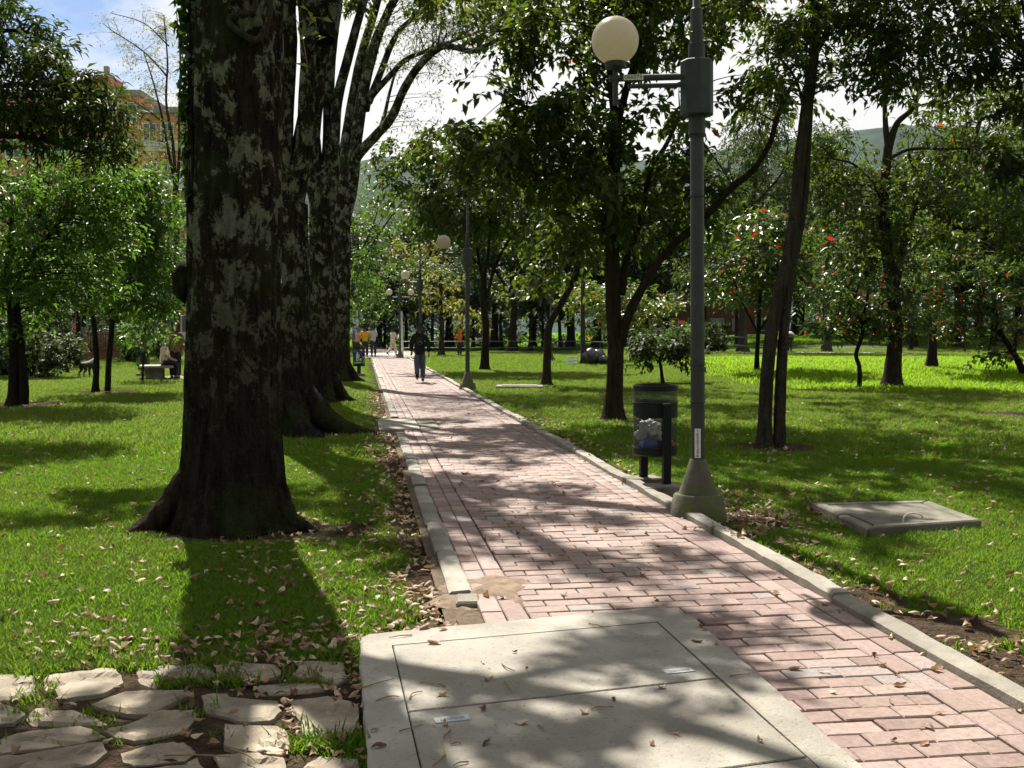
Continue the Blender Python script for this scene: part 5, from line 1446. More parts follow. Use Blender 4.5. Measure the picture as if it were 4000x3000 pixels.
RED = dict(l=.17, w=.5, per=45, subr=.4, mat='leaf_flower', sag=.3, zd=-.35, odd=.035)
gtree('flowering_tree', 'small flowering tree with a wavy thin trunk and red blossoms on the right lawn', 'tree', (3355, 1520),
      [([(3355, 1520), (3358, 1440), (3345, 1385), (3362, 1320), (3375, 1240), (3390, 1150)], 18, 12), ([(3370, 1270), (3330, 1200), (3280, 1150)], 9, 5), ([(3370, 1270), (3430, 1200), (3500, 1140)], 9, 5)],
      [(3390, 1130, 260, 120, 38, 1.3), (3330, 1250, 200, 80, 22, 1.1), (3520, 1210, 130, 90, 14, 1)], RED, 'bark_dark', 41)
gtree('flowering_bush', 'large dark bush with scattered red flowers at the right edge', 'bush', (4010, 1470),
      [([(4010, 1470), (3960, 1380), (3900, 1290), (3850, 1180)], 26, 14), ([(3960, 1380), (3980, 1250), (4000, 1120)], 18, 8)],
      [(3850, 1120, 250, 180, 50, 1.6), (3940, 1260, 200, 150, 36, 1.4), (3740, 1230, 140, 90, 14, 1), (3700, 1060, 140, 90, 12, 1)], RED, 'bark_dark', 42)
gtree('flowering_tree', 'sunlit flowering tree with red blossoms behind the twin trunks', 'tree', (2955, 1448),
      [([(2955, 1448), (2960, 1350), (2965, 1250), (2975, 1100)], 20, 12), ([(2960, 1300), (2900, 1180), (2850, 1050)], 10, 5), ([(2962, 1300), (3040, 1180), (3100, 1080)], 10, 5)],
      [(2960, 980, 210, 150, 42, 2.2), (2880, 1110, 170, 120, 24, 2), (3080, 1100, 140, 120, 20, 2), (2980, 880, 130, 70, 12, 1.5)], dict(RED, l=.24, subr=.6, per=50), 'bark_dark', 43)
gtree('flowering_bush', 'pale sunlit bush with orange leaf tips behind the forked tree', 'bush', (2470, 1404),
      [([(2470, 1404), (2460, 1320), (2440, 1220)], 16, 8), ([(2460, 1330), (2380, 1250), (2320, 1200)], 8, 4), ([(2460, 1330), (2530, 1250), (2570, 1200)], 8, 4)],
      [(2330, 1170, 130, 90, 20, 2), (2520, 1190, 130, 90, 20, 2), (2420, 1240, 180, 70, 16, 2)], dict(RED, l=.3, subr=.7, per=45, mat='leaf_orange_tip'), 'bark_dark', 44)
gtree('umbrella_tree', 'small dark umbrella shaped tree with a crooked trunk behind the near bin', 'tree', (2590, 1497),
      [([(2590, 1497), (2582, 1440), (2576, 1400), (2596, 1375), (2610, 1340)], 14, 9), ([(2580, 1405), (2630, 1390), (2690, 1370)], 7, 4), ([(2590, 1385), (2530, 1350), (2480, 1330)], 7, 4)],
      [(2580, 1330, 170, 50, 34, 1.4), (2480, 1370, 90, 40, 10, .9), (2680, 1370, 90, 40, 10, .9)], dict(RED, l=.19, per=36, subr=.4, mat='leaf_dark'), 'bark_dark', 45)
gtree('bent_tree', 'slender tree bending right on the lawn right of the second lamp', 'tree', (2135, 1505),
      [([(2135, 1505), (2138, 1400), (2145, 1280), (2190, 1190), (2240, 1090), (2280, 960), (2320, 800)], 34, 16), ([(2150, 1260), (2120, 1160), (2110, 1080)], 12, 6)],
      [(2340, 800, 190, 130, 22, 1.6), (2260, 930, 150, 90, 12, 1.2), (2130, 1090, 100, 60, 7, 1), (2261, -40, 780, 170, 80, 5, 2)], dict(BROAD, l=.26, subr=.8, per=60), 'bark_brown', 46)
gtree('thin_tree', 'thin straight tree with the black rubbish sacks at its foot', 'tree', (2278, 1425),
      [([(2278, 1425), (2277, 1250), (2276, 1050), (2280, 850), (2285, 650)], 20, 10)],
      [(2290, 700, 150, 120, 12, 1.6), (2280, 900, 130, 80, 8, 1.4)], dict(BROAD, l=.26, subr=.7, per=30, mat='leaf_far'), 'bark_grey', 47)
gtree('round_crown_tree', 'dark tree with several branches directly right of the second lamp', 'tree', (1892, 1447),
      [([(1892, 1447), (1898, 1301), (1888, 1181), (1890, 1090)], 30, 22), ([(1890, 1110), (1868, 1000), (1850, 844), (1800, 700)], 14, 6, 1), ([(1890, 1100), (1910, 960), (1915, 830), (1930, 700)], 14, 6, -1), ([(1895, 1180), (1935, 1040), (1995, 930), (2080, 820)], 14, 6), ([(1885, 1050), (1800, 960), (1700, 900)], 9, 4)],
      [(1720, 650, 240, 130, 46, 3), (1900, 730, 260, 150, 50, 3), (1640, 790, 170, 90, 26, 2.4), (2050, 840, 200, 110, 34, 2.4), (1780, 860, 200, 70, 26, 2), (1600, 580, 120, 50, 10, 1.5), (1850, 560, 200, 80, 20, 2.4)], dict(BROAD, l=.27, w=.55, subr=.75, per=50), 'bark_dark', 48)
gtree('young_tree', 'young tree with yellow green low leaves left of the second lamp pole', 'tree', (1724, 1390),
      [([(1724, 1390), (1726, 1280), (1722, 1180), (1720, 1080)], 22, 10), ([(1724, 1260), (1780, 1220), (1840, 1210)], 7, 4), ([(1724, 1270), (1680, 1230), (1660, 1215)], 7, 4)],
      [(1720, 1200, 90, 60, 10, 2), (1820, 1230, 100, 50, 10, 1.8), (1700, 1110, 90, 60, 7, 1.8)], dict(BROAD, l=.36, w=.4, subr=.7, per=28, mat='leaf_yellow'), 'bark_brown', 49)

# --- left-hand trees and bushes
BR = dict(l=.15, w=.38, per=55, subr=.42, mat='leaf_bright', sag=.35, zd=-.5)
gtree('bushy_tree', 'bright leafy tree with twin dark trunks at the left edge', 'tree', (50, 1582),
      [([(50, 1582), (55, 1450), (45, 1250), (30, 1050), (50, 850)], 40, 22), ([(92, 1580), (90, 1450), (75, 1280), (60, 1150)], 40, 24, .1), ([(45, 1150), (140, 980), (250, 850), (350, 760)], 20, 8), ([(40, 1000), (150, 850), (190, 720)], 16, 6)],
      [(150, 720, 270, 160, 56, 1.6), (330, 860, 210, 190, 52, 1.5), (380, 660, 150, 100, 16, 1.2), (100, 950, 220, 170, 44, 1.6), (230, 1090, 270, 120, 34, 1.4), (40, 1160, 160, 130, 22, 1.2), (430, 760, 120, 120, 14, 1.2)], BR, 'bark_dark', 51)
gtree('bushy_tree', 'bright leafy tree with two slim trunks on a low mound', 'tree', (372, 1530),
      [([(372, 1530), (376, 1420), (366, 1270), (350, 1150), (340, 1000)], 24, 14), ([(420, 1528), (426, 1400), (436, 1250), (440, 1140), (470, 1000)], 24, 14, .1), ([(438, 1160), (400, 1120), (350, 1090)], 12, 6), ([(440, 1150), (520, 1060), (600, 960)], 14, 6)],
      [(520, 900, 170, 160, 56, 1.6), (600, 1040, 120, 120, 36, 1.4), (420, 1010, 180, 110, 36, 1.4), (500, 710, 130, 90, 26, 1.2), (640, 820, 90, 130, 22, 1.2), (560, 1170, 150, 70, 26, 1.2)], dict(BR, l=.17, subr=.5), 'bark_dark', 52)
gtree('slim_tree', 'slim dark tree behind the dog on the left lawn', 'tree', (300, 1433),
      [([(300, 1433), (306, 1300), (310, 1180), (330, 1050)], 20, 12)], [(300, 1120, 220, 100, 26, 3), (150, 1180, 170, 70, 16, 2.5)], dict(BR, l=.25, subr=.8, mat='leaf_dark'), 'bark_dark', 53)
gtree('slim_tree', 'leaning slim tree left of the dog', 'tree', (268, 1460), [([(268, 1460), (245, 1380), (225, 1300), (215, 1180)], 13, 8)], [(200, 1150, 160, 80, 16, 2)], dict(BR, l=.2, subr=.6, mat='leaf_dark'), 'bark_dark', 54)
gtree('young_tree', 'slim young tree with drooping bright leaves behind the concrete bench', 'tree', (556, 1490), [([(556, 1490), (560, 1400), (565, 1300), (575, 1200), (590, 1120)], 9, 5), ([(562, 1350), (590, 1280), (620, 1240)], 5, 3)],
      [(580, 1240, 90, 60, 10, 1), (610, 1170, 80, 60, 8, 1), (540, 1310, 70, 60, 6, .8), (620, 1310, 50, 50, 4, .8)], dict(BR, l=.2, subr=.45, per=36), 'bark_dark', 55)
cx_ = P(-420, 1700, 16.5); b_l = np.array((cx_[0], 16.5, 0))
build_tree('drooping_tree', 'dark tree with drooping sprays in the upper left corner', 'tree', b_l,
           [([b_l, b_l + (0, 0, 2.5), b_l + (.2, .1, 5), b_l + (.3, .1, 8)], .22, .08), (resample([b_l + (.1, 0, 3.6), P(-120, 560, 16.5), P(120, 540, 16.3), P(330, 600, 16.2)], 4), .07, .015), (resample([b_l + (.15, 0, 4.4), P(-150, 380, 16.7), P(60, 330, 16.8), P(260, 350, 16.6), P(400, 440, 16.6)], 4), .07, .015), (resample([b_l + (.2, 0, 5.3), P(-120, 160, 16.5), P(60, 120, 16.5), P(200, 160, 16.5)], 4), .06, .015)],
           [px_ell(50, 150, 180, 120, 16.5, 20, 1.2), px_ell(190, 320, 210, 90, 16.5, 26, 1.2), px_ell(60, 470, 220, 100, 16.5, 26, 1.2), px_ell(300, 430, 170, 90, 16.5, 20, 1), px_ell(380, 560, 100, 60, 16.5, 8, .8), px_ell(-250, 100, 300, 350, 16.5, 40, 1.6)],
           dict(l=.19, w=.27, per=60, subr=.42, mat='leaf_dark', sag=.45, zd=-.45), 'bark_dark', 56)
gtree('slender_tree', 'tall slender tree with thin yellowish foliage in front of the orange building', 'tree', (690, 1395),
      [([(690, 1395), (690, 1100), (688, 800), (684, 690)], 26, 20), ([(686, 720), (660, 600), (635, 470), (600, 330), (560, 200)], 14, 4, 1), ([(686, 720), (675, 560), (650, 400), (655, 250), (640, 60)], 14, 4, -1), ([(690, 740), (700, 600), (700, 450), (705, 250), (690, 50)], 14, 4), ([(640, 480), (560, 420), (480, 380)], 7, 3), ([(655, 300), (560, 200), (440, 120), (400, 90)], 7, 2), ([(660, 180), (560, 90), (430, 50)], 6, 2)],
      [(580, 420, 150, 110, 34, 3), (610, 260, 130, 110, 26, 3), (540, 130, 170, 90, 22, 3), (620, 560, 120, 90, 26, 2.5), (470, 480, 110, 110, 22, 2), (690, 120, 90, 120, 12, 2), (540, 600, 150, 80, 26, 2)], dict(l=.2, w=.3, per=34, subr=.9, mat='leaf_yellow', sag=.4, zd=-.3), 'bark_brown', 57)
gtree('pale_tree', 'pale green rounded tree between the big trunk and the orange building', 'tree', (600, 1390),
      [([(600, 1390), (600, 1150), (590, 950), (580, 800)], 22, 12)], [(560, 760, 170, 120, 26, 3.5), (600, 920, 150, 130, 22, 3.5), (480, 620, 130, 80, 12, 3), (660, 650, 90, 90, 10, 2.5)], dict(l=.24, w=.34, per=50, subr=.95, mat='leaf_ash', sag=.3, zd=-.3), 'bark_brown', 58)
gtree('green_tree', 'green leafy tree just left of the path behind the fourth old trunk', 'tree', (1352, 1388),
      [([(1352, 1388), (1360, 1250), (1380, 1100), (1400, 950)], 20, 10), ([(1375, 1120), (1440, 980), (1540, 830), (1600, 780)], 9, 4), ([(1390, 1020), (1450, 900), (1480, 800)], 8, 3)],
      [(1410, 1130, 90, 110, 22, 2.5), (1380, 1230, 70, 70, 10, 2), (1470, 1050, 90, 90, 12, 2.5), (1450, 900, 130, 120, 14, 3), (1440, 760, 110, 90, 10, 2.5)], dict(l=.28, w=.36, per=60, subr=.9, mat='leaf_bright', sag=.3, zd=-.4), 'bark_brown', 59)

# bushes at the left by the fence
def bush(label, px, py, wm, hm, mat, seed, n_=26, l=.12):
    g_ = G(px, py); bz = float(terrain(g_[0], g_[1]))
    rng = np.random.default_rng(seed)
    t_ = thing('bush', label, 'bush', (g_[0], g_[1], bz))
    C_ = ell_points(((0, 0, hm * .5), (wm * .5, wm * .4, hm * .5)), n_, rng, .4); C_ = C_[C_[:, 2] > .05]
    v, f, r, _ = foliage(C_, 60, .3, dict(l=l, w=.5, sag=.1, zd=.1), rng, False)
    link('foliage', np_mesh('bush', v, f, r), mat, t_)
    TV, TF, off = [], [], 0
    for c in C_:
        v_, f_ = tube(np.array([(c[0] * .15, c[1] * .15, -.05), c * .6 + (0, 0, .05), c]), [.02, .012, .004], 5); TV.append(v_); TF.append(f_ + off); off += len(v_)
    link('stems', np_mesh('stems', np.concatenate(TV), np.concatenate(TF)), 'bark_dark', t_)['kind'] = 'stuff'
bush('yellow green clipped bush left of the slim trunks by the fence', 285, 1412, 1.5, 1.1, 'leaf_yellow', 61, 40)
bush('yellow green clipped bush between the two slim trunks', 392, 1405, 1.9, 1.15, 'leaf_yellow', 62, 40)
bush('low dark shrubs crowding the left lawn edge', 130, 1478, 3.0, 1.6, 'leaf_dark', 63, 70, .16)
bush('tall dark shrub at the left frame edge behind the twin trunks', 20, 1470, 2.6, 2.6, 'leaf_dark', 68, 70, .16)
bush('leafy shrub between the twin trunks and the slim trunks', 215, 1440, 2.2, 2.0, 'leaf_dark', 69, 60, .15)
bush('green shrub behind the bin of the concrete bench', 510, 1415, 2.0, 1.9, 'leaf_bright', 70, 50, .15)
bush('pale bush in front of the fence at the far left', 190, 1405, 2.0, .9, 'leaf_bright', 64, 36)
bush('green shrub behind the seated person in a cap', 640, 1412, 1.6, 1.7, 'leaf_bright', 65, 50, .15)
bush('green bush lit by the sun left of the lamp pole', 2660, 1380, 2.6, 1.5, 'leaf_bright', 66, 40, .2)
bush('dark shrub behind the lamp pole near the brick wall', 2775, 1376, 2.4, 1.9, 'leaf_dark', 67, 40, .2)

# --- woods behind: many copies of three kinds of tree, shared meshes
def proto(name, label, seed, h, r, mat, trunk_r, low=.35):
    rng = np.random.default_rng(seed)
    b = np.zeros(3)
    limbs = [([(0, 0, -.1), (.1, 0, h * .25), (-.05, .1, h * .5), (.1, 0, h * .8)], trunk_r, trunk_r * .3)]
    for k in range(4):
        a_ = k * PI / 2 + rng.uniform(-.4, .4); z_ = h * rng.uniform(.3, .5)
        limbs.append(([(0, 0, z_), (r * .35 * math.cos(a_), r * .35 * math.sin(a_), z_ + h * .14), (r * .7 * math.cos(a_), r * .7 * math.sin(a_), z_ + h * .3)], trunk_r * .45, trunk_r * .12))
    ells = [((0, 0, h * .72), (r * .8, r * .8, h * .26), 46)]
    for k in range(5):
        a_ = k * 2 * PI / 5 + rng.uniform(-.3, .3); ells.append(((r * .6 * math.cos(a_), r * .6 * math.sin(a_), h * rng.uniform(low + .12, .68)), (r * .5, r * .5, h * .15), 18))
    return build_tree(name, label, 'tree', b, limbs, ells, dict(l=.34, w=.45, per=50, subr=.85, mat=mat, sag=.3, zd=-.3), 'bark_dark', seed, detailed=False, twig_r=.03, group='trees in the woods behind the lawn')
PR = [proto('woodland_tree', 'x', 71, 9.5, 3.6, 'leaf_far', .20), proto('woodland_tree', 'x', 72, 8.0, 3.2, 'leaf_yellow', .17), proto('woodland_tree', 'x', 73, 11.0, 3.4, 'leaf_dark', .24), proto('woodland_tree', 'x', 74, 9.0, 3.8, 'leaf_broad', .2)]
wood = [  # photo x of the trunk, distance, kind, scale
 (1500, 96, 1, .85), (1585, 88, 0, .9), (1650, 100, 2, .9), (1690, 84, 3, .8), (1745, 95, 0, 1.0), (1800, 86, 2, .8), (1850, 104, 1, 1.0), (1960, 88, 0, .9), (2010, 97, 2, 1.0), (2070, 84, 3, .85), (2120, 108, 1, 1.0),
 (2190, 92, 0, .95), (2240, 100, 2, .95), (2330, 96, 3, 1.0), (2400, 108, 0, 1.05), (2480, 100, 2, 1.0), (2560, 118, 0, 1.1), (2880, 74, 2, .8), (3130, 88, 0, 1.0), (3220, 78, 3, .8), (3330, 92, 2, 1.0), (3560, 62, 0, .62), (3620, 96, 2, 1.0), (3760, 84, 0, 1.0), (3880, 72, 3, .9), (3990, 90, 2, 1.0), (4080, 66, 0, .9),
 (1430, 108, 0, 1.0), (1340, 100, 2, .9), (1270, 90, 0, .9), (1180, 100, 3, .95), (-60, 52, 2, .8), (60, 66, 0, .7), (150, 60, 3, .6), (240, 70, 2, .6), (520, 78, 0, .62), (470, 62, 3, .5), (760, 80, 2, .8), (1000, 90, 0, .9), (-200, 40, 3, .8)]
wood += [(2520, 78, 2, 1.3), (2330, 84, 2, 1.4), (3560, 72, 2, 1.35), (3750, 70, 2, 1.35), (3900, 78, 2, 1.5), (3420, 78, 2, 1.4), (2000, 80, 2, 1.25), (1480, 100, 0, 1.5), (1640, 92, 1, 1.35), (1760, 104, 3, 1.7), (1930, 98, 2, 1.5), (2080, 110, 0, 1.8), (2230, 92, 3, 1.6), (2420, 100, 2, 1.7), (2600, 96, 0, 1.7), (2740, 84, 2, 1.35), (3110, 98, 2, 1.75), (3330, 92, 0, 1.7), (3480, 84, 3, 1.5), (3660, 96, 2, 1.7), (3820, 84, 0, 1.6), (3980, 92, 3, 1.7), (1290, 84, 2, 1.3), (330, 60, 2, .75), (-120, 46, 0, .8), (90, 48, 3, .6)]
words_ = {0: 'mid green', 1: 'yellow green', 2: 'dark tall', 3: 'broad leaved'}
lm = [(1180, 'behind the old tree row'), (1480, 'left of the path end'), (1720, 'behind the two globe lamp'), (1950, 'behind the second lamp'), (2260, 'behind the bent tree'), (2620, 'behind the bush with orange tips'), (3150, 'behind the twin trunks'), (3500, 'behind the wavy flowering tree'), (9999, 'behind the bush at the right edge')]
used = set()
seen = {}
for k, (px, Yd, kd, sc) in enumerate(wood):
    o = PR[kd] if kd not in used else copy_tree(PR[kd]); used.add(kd)
    x_ = P(px, 1298, Yd)[0]
    o.location = (x_, Yd, float(terrain(x_, Yd)) - .05); o.scale = (sc, sc, sc * (1 + .1 * math.sin(k * 2.2))); o.rotation_euler = (0, 0, k * 1.37)
    if px < 300: where = 'beyond the fence at the far left'
    elif px < 900: where = 'in front of the orange building'
    else: where = next(w for lim, w in lm if px < lim)
    lb = f'{words_[kd]} woodland tree {where}'
    cnt = seen.get(lb, 0); seen[lb] = cnt + 1
    if cnt: lb = f'{words_[kd]} tree {where}, ' + ('next of that kind', 'third of that kind', 'fourth of that kind', 'fifth of that kind', 'sixth of that kind')[min(cnt - 1, 4)]
    o['label'] = lb
# the wood continues behind as one dark mass of undergrowth
rng = np.random.default_rng(77)
nU = 900
ux = rng.uniform(-62, 66, nU); uy = 112 + rng.uniform(-5, 9, nU) + 6 * np.sin(ux * .11); uz = 6.5 * rng.random(nU) ** 1.3 * (.75 + .4 * np.sin(ux * .27))
cu = np.c_[ux, uy, uz + .3]
cu = cu[~((cu[:, 0] > -22) & (cu[:, 0] < -15) & (cu[:, 2] > 4))]
v, f, r, _ = foliage(cu, 50, 1.3, dict(l=.55, w=.5, sag=.2, zd=-.2), rng, False)
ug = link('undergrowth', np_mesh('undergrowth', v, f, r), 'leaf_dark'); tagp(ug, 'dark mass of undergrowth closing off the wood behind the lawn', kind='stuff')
# the park goes on behind the camera: unseen trees added to block sky light
for k, (x_, y_, kd, sc, lb) in enumerate(((-4.5, -3.5, 2, 1.0, 'unseen tall tree added just behind the viewer on the left'), (4.6, -4.5, 3, 1.0, 'unseen broad tree added just behind the viewer on the right'), (9.5, 1.0, 0, .95, 'unseen tree added beside the viewer on the right lawn'), (-9.5, 2.0, 3, .9, 'unseen tree added beside the viewer on the left lawn'), (0.5, -11, 0, 1.1, 'unseen tree added farther behind the viewer along the path'))):
    o = copy_tree(PR[kd]); o.location = (x_, y_, -.05); o.scale = (sc, sc, sc); o.rotation_euler = (0, 0, k * 1.9); o['label'] = lb
# tall hazy eucalyptus behind the lamp
EUC = dict(l=.3, w=.3, per=60, subr=.9, mat='leaf_far', sag=.5, zd=-.5)
gtree('eucalyptus', 'tall rounded dark eucalyptus seen between the lamp and the twin trunks', 'tree', (2900, 1377), [([(2900, 1377), (2905, 1100), (2940, 800), (2970, 550)], 34, 12), ([(2930, 850), (2860, 700), (2840, 600)], 12, 5), ([(2945, 800), (3050, 680), (3080, 560)], 12, 5)],
      [(2970, 480, 130, 110, 34, 3), (2900, 680, 150, 150, 40, 3.4), (3080, 640, 130, 130, 30, 3), (2850, 880, 170, 160, 40, 3.5), (3040, 860, 150, 150, 34, 3.5), (2790, 1040, 180, 120, 30, 3)], EUC, 'bark_grey', 81, detailed=False)
gtree('eucalyptus', 'smaller eucalyptus crown just right of the twin trunks against the sky', 'tree', (3230, 1377), [([(3230, 1377), (3235, 1100), (3230, 800), (3230, 620)], 28, 10)], [(3230, 560, 90, 90, 22, 3), (3220, 700, 120, 120, 28, 3), (3230, 880, 130, 130, 26, 3)], EUC, 'bark_grey', 82, detailed=False)

# ------------------------------------------------------------------ buildings, fences and vehicles in the distance
def win_meshes(w, h):
    fr = MB()
    for (cx_, cz_, sx_, sz_) in ((0, h / 2, w, .08), (0, -h / 2, w, .08), (-w / 2, 0, .08, h - .08), (w / 2, 0, .08, h - .08), (0, 0, .06, h - .08)):
        fr.box((cx_, 0, cz_), (sx_, .10, sz_))
    f_ = fr.mesh('window'); f_.materials.append(MATS['facade_white'])
    p_ = MB().box((0, .03, 0), (w - .08, .02, h - .08)).mesh('pane'); p_.materials.append(MATS['window_glass'])
    return f_, p_
def building(name, label, x0, x1, Yd, depth, h, mat, floors, nwin, ww, wh, z0, band=None, base_z=0):
    w = x1 - x0
    t_ = thing(name, label, 'building', ((x0 + x1) / 2, Yd, base_z))
    MB().box((0, depth / 2, h / 2), (w, depth, h)).obj('wall', mat, t_)
    MB().box((0, depth / 2, h + .25), (w + .4, depth + .4, .5)).obj('parapet', 'roof_grey', t_)
    fm, pm = win_meshes(ww, wh)
    fh = (h - z0) / floors
    for fl in range(floors):
        zc = z0 + fh * fl + fh * .5
        if band:
            MB().box((0, -.06, zc - wh * .5 - .45), (w * .96, .12, .8)).obj('spandrel', band, t_)
        for k in range(nwin):
            o = bpy.data.objects.new('window', fm); COL.objects.link(o); o.parent = t_; o.location = (-w / 2 + w * (k + .5) / nwin, -.03, zc)
            q = bpy.data.objects.new('pane', pm); COL.objects.link(q); q.parent = o
    return t_
xa, xb = P(-150, 1298, 92)[0], P(560, 1298, 92)[0]
ob1 = building('apartment_building', 'orange brick apartment building with a chimney seen beyond the left trees', xa, xb, 92, 14, 22.2, 'facade_brick', 7, 8, 1.5, 1.5, .8)
MB().box((3.4, 3, 23.6), (3.2, 3, 1.6)).obj('stair_tower', 'facade_brick', ob1); MB().box((4.1, 3, 24.9), (.4, .4, 1.2)).obj('chimney', 'roof_grey', ob1)
xa, xb = P(565, 1298, 90)[0], P(905, 1298, 90)[0]
building('apartment_building', 'lower orange brick block with white bands beside the nearest old trunk', xa, xb, 90, 14, 20.3, 'facade_brick', 6, 5, 1.1, 1.5, .6, 'facade_white')
xa, xb = P(2420, 1298, 100)[0], P(3060, 1298, 100)[0]
gz = float(terrain(8, 100))
building('brick_building', 'low dark brick building behind the orange roadworks signs', xa, xb, 104, 10, 6.6, 'facade_dark_brick', 2, 7, 1.3, 1.2, .8, None, 0)
xa, xb = P(3300, 1298, 110)[0], P(3560, 1298, 110)[0]
building('yellow_house', 'yellow house wall glimpsed behind the wavy flowering tree', xa, xb, 112, 8, 7.5, 'facade_yellow', 2, 3, 1.2, 1.3, 1, None, .5)
# fence at the left
FA, FBx = P(150, 1298, 56)[0], P(470, 1298, 56)[0]
fe = thing('picket_fence', 'brown upright picket fence behind the left hand bushes', 'fence', (FA, 56, 0))
pm = MB().box((0, 0, .95), (.05, .03, 1.1)).mesh('picket'); pm.materials.append(MATS['fence_brown'])
nP = 34
for k in range(nP):
    o = bpy.data.objects.new('picket', pm); COL.objects.link(o); o.parent = fe; o.location = ((FBx - FA) * k / (nP - 1), 0, 0)
for z in (.5, 1.38): MB().box(((FBx - FA) / 2, .04, z), (FBx - FA, .05, .07)).obj('rail', 'fence_brown', fe)
MB().box(((FBx - FA) / 2, .05, .2), (FBx - FA + .2, .25, .4)).obj('plinth', 'facade_dark_brick', fe)
for px in (322, 200): MB().box((P(px, 1298, 56)[0] - FA, -.02, .9), (.35, .3, 1.8)).obj('pillar', 'concrete_old', fe)
q = G(458, 1392); pl = thing('planter', 'red brick planter wall beside the left pavement', 'planter', (q[0], q[1], 0)); MB().box((0, 0, .3), (.85, .5, .75)).obj('wall', 'facade_dark_brick', pl); MB().box((0, 0, .70), (.93, .58, .06)).obj('coping', 'concrete_old', pl)
def ground_strip(name, label, pts_px, wid, mat, z=.035):
    c = np.array([G(*p) for p in pts_px]); c2 = resample(c, 6)
    T_, _, _ = frames(c2); n2 = np.c_[-T_[:, 1], T_[:, 0]]; n2 /= np.linalg.norm(n2, axis=1)[:, None]
    a_ = c2[:, :2] + n2 * wid / 2; b_ = c2[:, :2] - n2 * wid / 2
    v = np.concatenate([np.c_[a_, terrain(a_[:, 0], a_[:, 1]) + z], np.c_[b_, terrain(b_[:, 0], b_[:, 1]) + z]]); m_ = len(c2)
    o = link(name, np_mesh(name, v, np.array([(i_, i_ + 1, m_ + i_ + 1, m_ + i_) for i_ in range(m_ - 1)])), mat)
    return tagp(o, label, kind='structure')
ground_strip('side_path', 'pale side path curving behind the right lawn', [(2700, 1372), (2900, 1378), (3200, 1379), (3450, 1382), (3700, 1400), (4000, 1418), (4400, 1450)], 1.7, 'pale_paving')
ground_strip('left_pavement', 'pale pavement in front of the left fence', [(-300, 1404), (100, 1404), (320, 1404), (560, 1402), (750, 1400)], 1.6, 'pale_paving')
ground_strip('road', 'asphalt road in front of the brick building', [(2100, 1358), (2600, 1358), (3100, 1358), (3500, 1358)], 6, 'asphalt', .02)
def car(label, px, Yd, rz, paint):
    x_ = P(px, 1298, Yd)[0]
    t_ = thing('parked_car', label, 'car', (x_, Yd, float(terrain(x_, Yd)) + .03), rz)
    pr = [(-2.1, .3), (-2.15, .75), (-1.9, .85), (-1.2, .92), (-.75, 1.42), (.75, 1.45), (1.45, .95), (2.05, .85), (2.15, .55), (2.1, .3)]
    def side(pts, w):
        N = len(pts); v = [(p[0], -w, p[1]) for p in pts] + [(p[0], w, p[1]) for p in pts]
        return v, [tuple(range(N)), tuple(range(N, 2 * N))[::-1]] + [(i_, N + i_, N + (i_ + 1) % N, (i_ + 1) % N) for i_ in range(N)]
    MB().add(*side(pr, .85)).obj('body', paint, t_, False, .05, 2)
    MB().add(*side([(-1.05, .97), (-.68, 1.36), (.70, 1.39), (1.25, .97)], .862)).obj('side_window', 'window_glass', t_)
    for sx_ in (-1.3, 1.35):
        for sy_ in (-.8, .8):
            w_ = MB().lathe([(.31, -.1), (.33, -.07), (.33, .07), (.31, .1)], 18).obj('wheel', 'tyre', t_, True); w_.rotation_euler = (PI / 2, 0, 0); w_.location = (sx_, sy_, .33)
car('white car parked beyond the lawn near the orange signs', 2655, 84, .1, 'car_white')
car('grey car parked left of the white car beyond the lawn', 2540, 86, .1, 'car_grey')
bnR = litter_bin('litter_bin', 'dark litter bin with rubbish on top beside the pale side path on the right', 'bin', (*G(3085, 1378)[:2], float(terrain(*G(3085, 1378)[:2]))), 0, group='litter bins in the park')
q = G(3085, 1378); lump('rubbish_sack', 'pale rubbish heaped on the right hand bin', 'rubbish', (q[0], q[1], float(terrain(q[0], q[1])) + 1.02), .2, 'bag_white', (1, 1, .7), .4, 15)

# ------------------------------------------------------------------ air between here and the hills
hz_ = MB().box((0, 1270, 189), (5600, 2700, 380)).mesh('haze')
hm = bpy.data.materials.new('haze'); hm.use_nodes = True; hn = hm.node_tree; hn.nodes.clear()
ho = hn.nodes.new('ShaderNodeOutputMaterial'); hv = hn.nodes.new('ShaderNodeVolumePrincipled')
hv.inputs['Color'].default_value = (0.80, 0.88, 1.0, 1); hv.inputs['Density'].default_value = 0.00004; hv.inputs['Anisotropy'].default_value = 0.2
hn.links.new(hv.outputs[0], ho.inputs['Volume']); MATS['haze'] = hm
ho_ = link('haze', hz_, 'haze'); tagp(ho_, 'thin bluish haze in the air over the park and the hills', kind='stuff')
